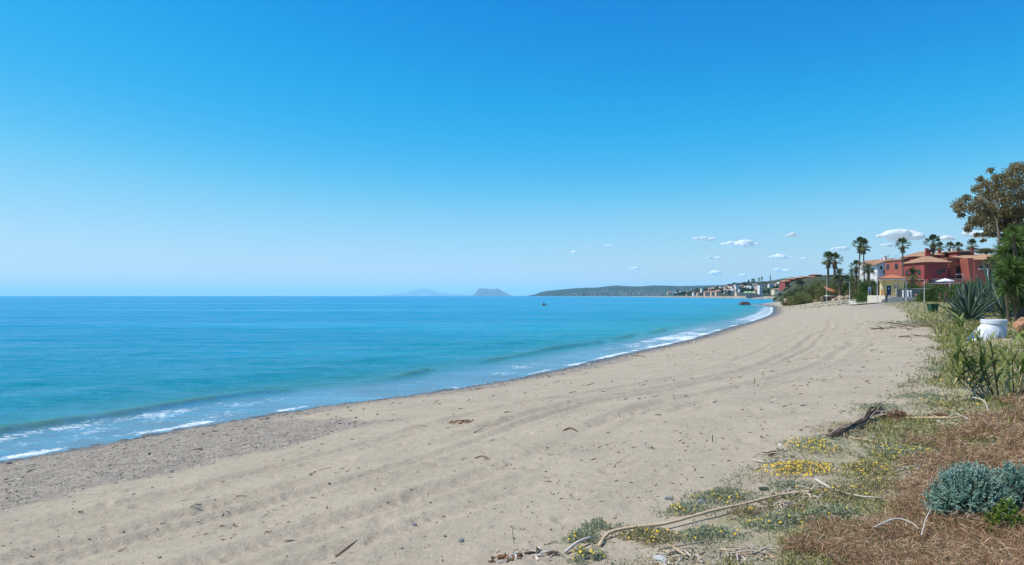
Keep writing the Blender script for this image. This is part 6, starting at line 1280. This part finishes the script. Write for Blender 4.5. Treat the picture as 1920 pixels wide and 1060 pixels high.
# pebbles
ico = bmesh.new(); bmesh.ops.create_icosphere(ico, subdivisions=1, radius=.5); IV = np.array([v_.co[:] for v_ in ico.verts]); IF = np.array([[v_.index for v_ in f.verts] for f in ico.faces]); ico.free()
px, py, pr = scatter(110000, 5, 120, -48, 42); sdp, _ = poly_sd(px, py, SHORE); gm = gravel_mask(px, py, sdp); pv, _ = poly_sd(px, py, VEG); prob = gm * .5 * (fbm(px / .6, py / .6, 421, 3) > .42) + .008 * (sdp > 0) + .4 * (np.exp(-((sdp - .5) / .5)**2)); kp = (rng.uniform(size=len(px)) < prob) & (sdp > -.2) & (pv < 0); px, py, pr = px[kp], py[kp], pr[kp]; n = len(px); print('pebbles', n)
s_ = rng.lognormal(-3.95, .45, n) * np.clip(pr / 16, 1, 4); S3 = np.stack([s_ * rng.uniform(.8, 1.5, n), s_ * rng.uniform(.8, 1.3, n), s_ * rng.uniform(.4, .8, n)], 1); th = rng.uniform(0, 6.283, n); base_v = IV[None] * S3[:, None]; c_, s2 = np.cos(th)[:, None], np.sin(th)[:, None]
V = np.stack([base_v[..., 0] * c_ - base_v[..., 1] * s2, base_v[..., 0] * s2 + base_v[..., 1] * c_, base_v[..., 2]], -1) + np.stack([px, py, hgt(px, py) + S3[:, 2] * .12], 1)[:, None]; F = (IF[None] + (np.arange(n) * len(IV))[:, None, None]).reshape(-1, 3)
M['pebble'] = leafmat("pebbles", [(.08, .08, .08), (.19, .17, .15), (.30, .26, .21), (.52, .48, .43)], 0, rough=.8, cscale=.3)
tag(link('pebbles', mesh_np('pebbles', V.reshape(-1, 3), F, M['pebble'], True, dict(tint=('FACE', np.repeat(rng.uniform(0, 1, n), len(IF)))))), "loose grey and brown pebbles along the water line", 'pebbles', kind='stuff')
# scraps of reed and weed on the sand
px, py, pr = scatter(11000, 3.4, 70, -45, 42); sdp, _ = poly_sd(px, py, SHORE); pv, _ = poly_sd(px, py, VEG); nn = fbm(px / 1.2, py / 1.2, 431, 3); kp = (sdp > 1) & (pv < .5) & ((nn > .57) | (rng.uniform(size=len(px)) < .12 + .5 * (pv > -2.5))); px, py, pr = px[kp], py[kp], pr[kp]; n = len(px)
gg = hgt(px, py); L = rng.lognormal(-4.15, .65, n) * np.clip(pr / 6, 1, 4); W2 = np.minimum(L * rng.uniform(.12, .5, n), .010 * np.clip(pr / 6, 1, 3)); th = rng.normal(.5, .9, n); d = unit(np.stack([np.cos(th), np.sin(th), rng.uniform(-.1, .35, n)], 1)); sdv = unit(np.cross(d, np.array([0, 0, 1.])))
up = np.array([0, 0, 1.]); C = np.stack([px, py, gg + .002], 1); q4 = [-sdv * W2[:, None] / 2, sdv * W2[:, None] / 2, up * W2[:, None] * .7]
V = np.stack([C + q for q in q4] + [C + d * L[:, None] + q * .6 for q in q4], 1).reshape(-1, 3); F = (np.arange(n)[:, None, None] * 6 + np.array([[0, 3, 5, 2], [2, 5, 4, 1], [1, 4, 3, 0]])[None]).reshape(-1, 4)
M['scrap'] = leafmat("beach scraps", [(.05, .032, .02), (.14, .08, .045), (.22, .15, .09), (.62, .56, .46)], 0, rough=.9, cscale=.5)
tag(link('beach_scraps', mesh_np('beach_scraps', V, F, M['scrap'], False, dict(tint=('FACE', np.repeat(rng.beta(.8, .5, n), 3))))), "small scraps of reed, bark and weed strewn over the sand", 'scraps', kind='stuff')
# long pale stems lying over the litter
px, py, pr = scatter(4500, 2.8, 14, 2, 50); bd, _ = poly_sd(px, py, BROWN); kp = bd > -.4; px, py, pr = px[kp], py[kp], pr[kp]; n = len(px)
dr = unit(rng.normal(size=(n, 3)) * np.array([1, 1, .35]) + np.array([0, 0, .15])); L = rng.uniform(.08, .28, n); V, F = leaf_quads(np.stack([px, py, hgt(px, py) + rng.uniform(.02, .10, n)], 1), dr, L, rng.uniform(.002, .0045, n) * np.clip(pr / 5, 1, 2), bend=.25)
tag(link('dry_stems', mesh_np('dry_stems', V, F, leafmat("pale dry stem", [(.25, .16, .10), (.42, .31, .20), (.58, .47, .34)], .1), False, dict(tint=('FACE', rng.uniform(0, 1, n))))), "pale dry stems lying over the brown mat", 'dry grass', kind='stuff')
# sparse grey green ground cover knitting the mats together
px, py, pr = scatter(150000, 3.2, 30, 0, 50); vd, _ = poly_sd(px, py, VEG); bd, _ = poly_sd(px, py, BROWN); nn = fbm(px / .45, py / .45, 501, 4); kp = (vd + (nn - .5) * 1.6 > -.05) & (nn > .46 + .12 * np.clip(bd, 0, 1.5)) & (bd < 2.2); px, py, pr = px[kp], py[kp], pr[kp]; n = len(px)
dr = unit(rng.normal(size=(n, 3)) * .8 + np.array([0, 0, .6])); L = rng.uniform(.012, .034, n) * np.clip(pr / 6, 1, 3); V, F = leaf_quads(np.stack([px, py, hgt(px, py) + rng.uniform(0, .045, n)], 1), dr, L, L * .32)
M['cover'] = leafmat("mixed ground cover", [(.15, .18, .10), (.25, .28, .15), (.38, .33, .19), (.50, .38, .24)], .2, cscale=1.6)
tag(link('ground_cover', mesh_np('ground_cover', V, F, M['cover'], False, dict(tint=('FACE', rng.uniform(.05, .95, n))))), "sparse grey green and straw coloured ground cover on the sand edge", 'ground cover', kind='stuff')
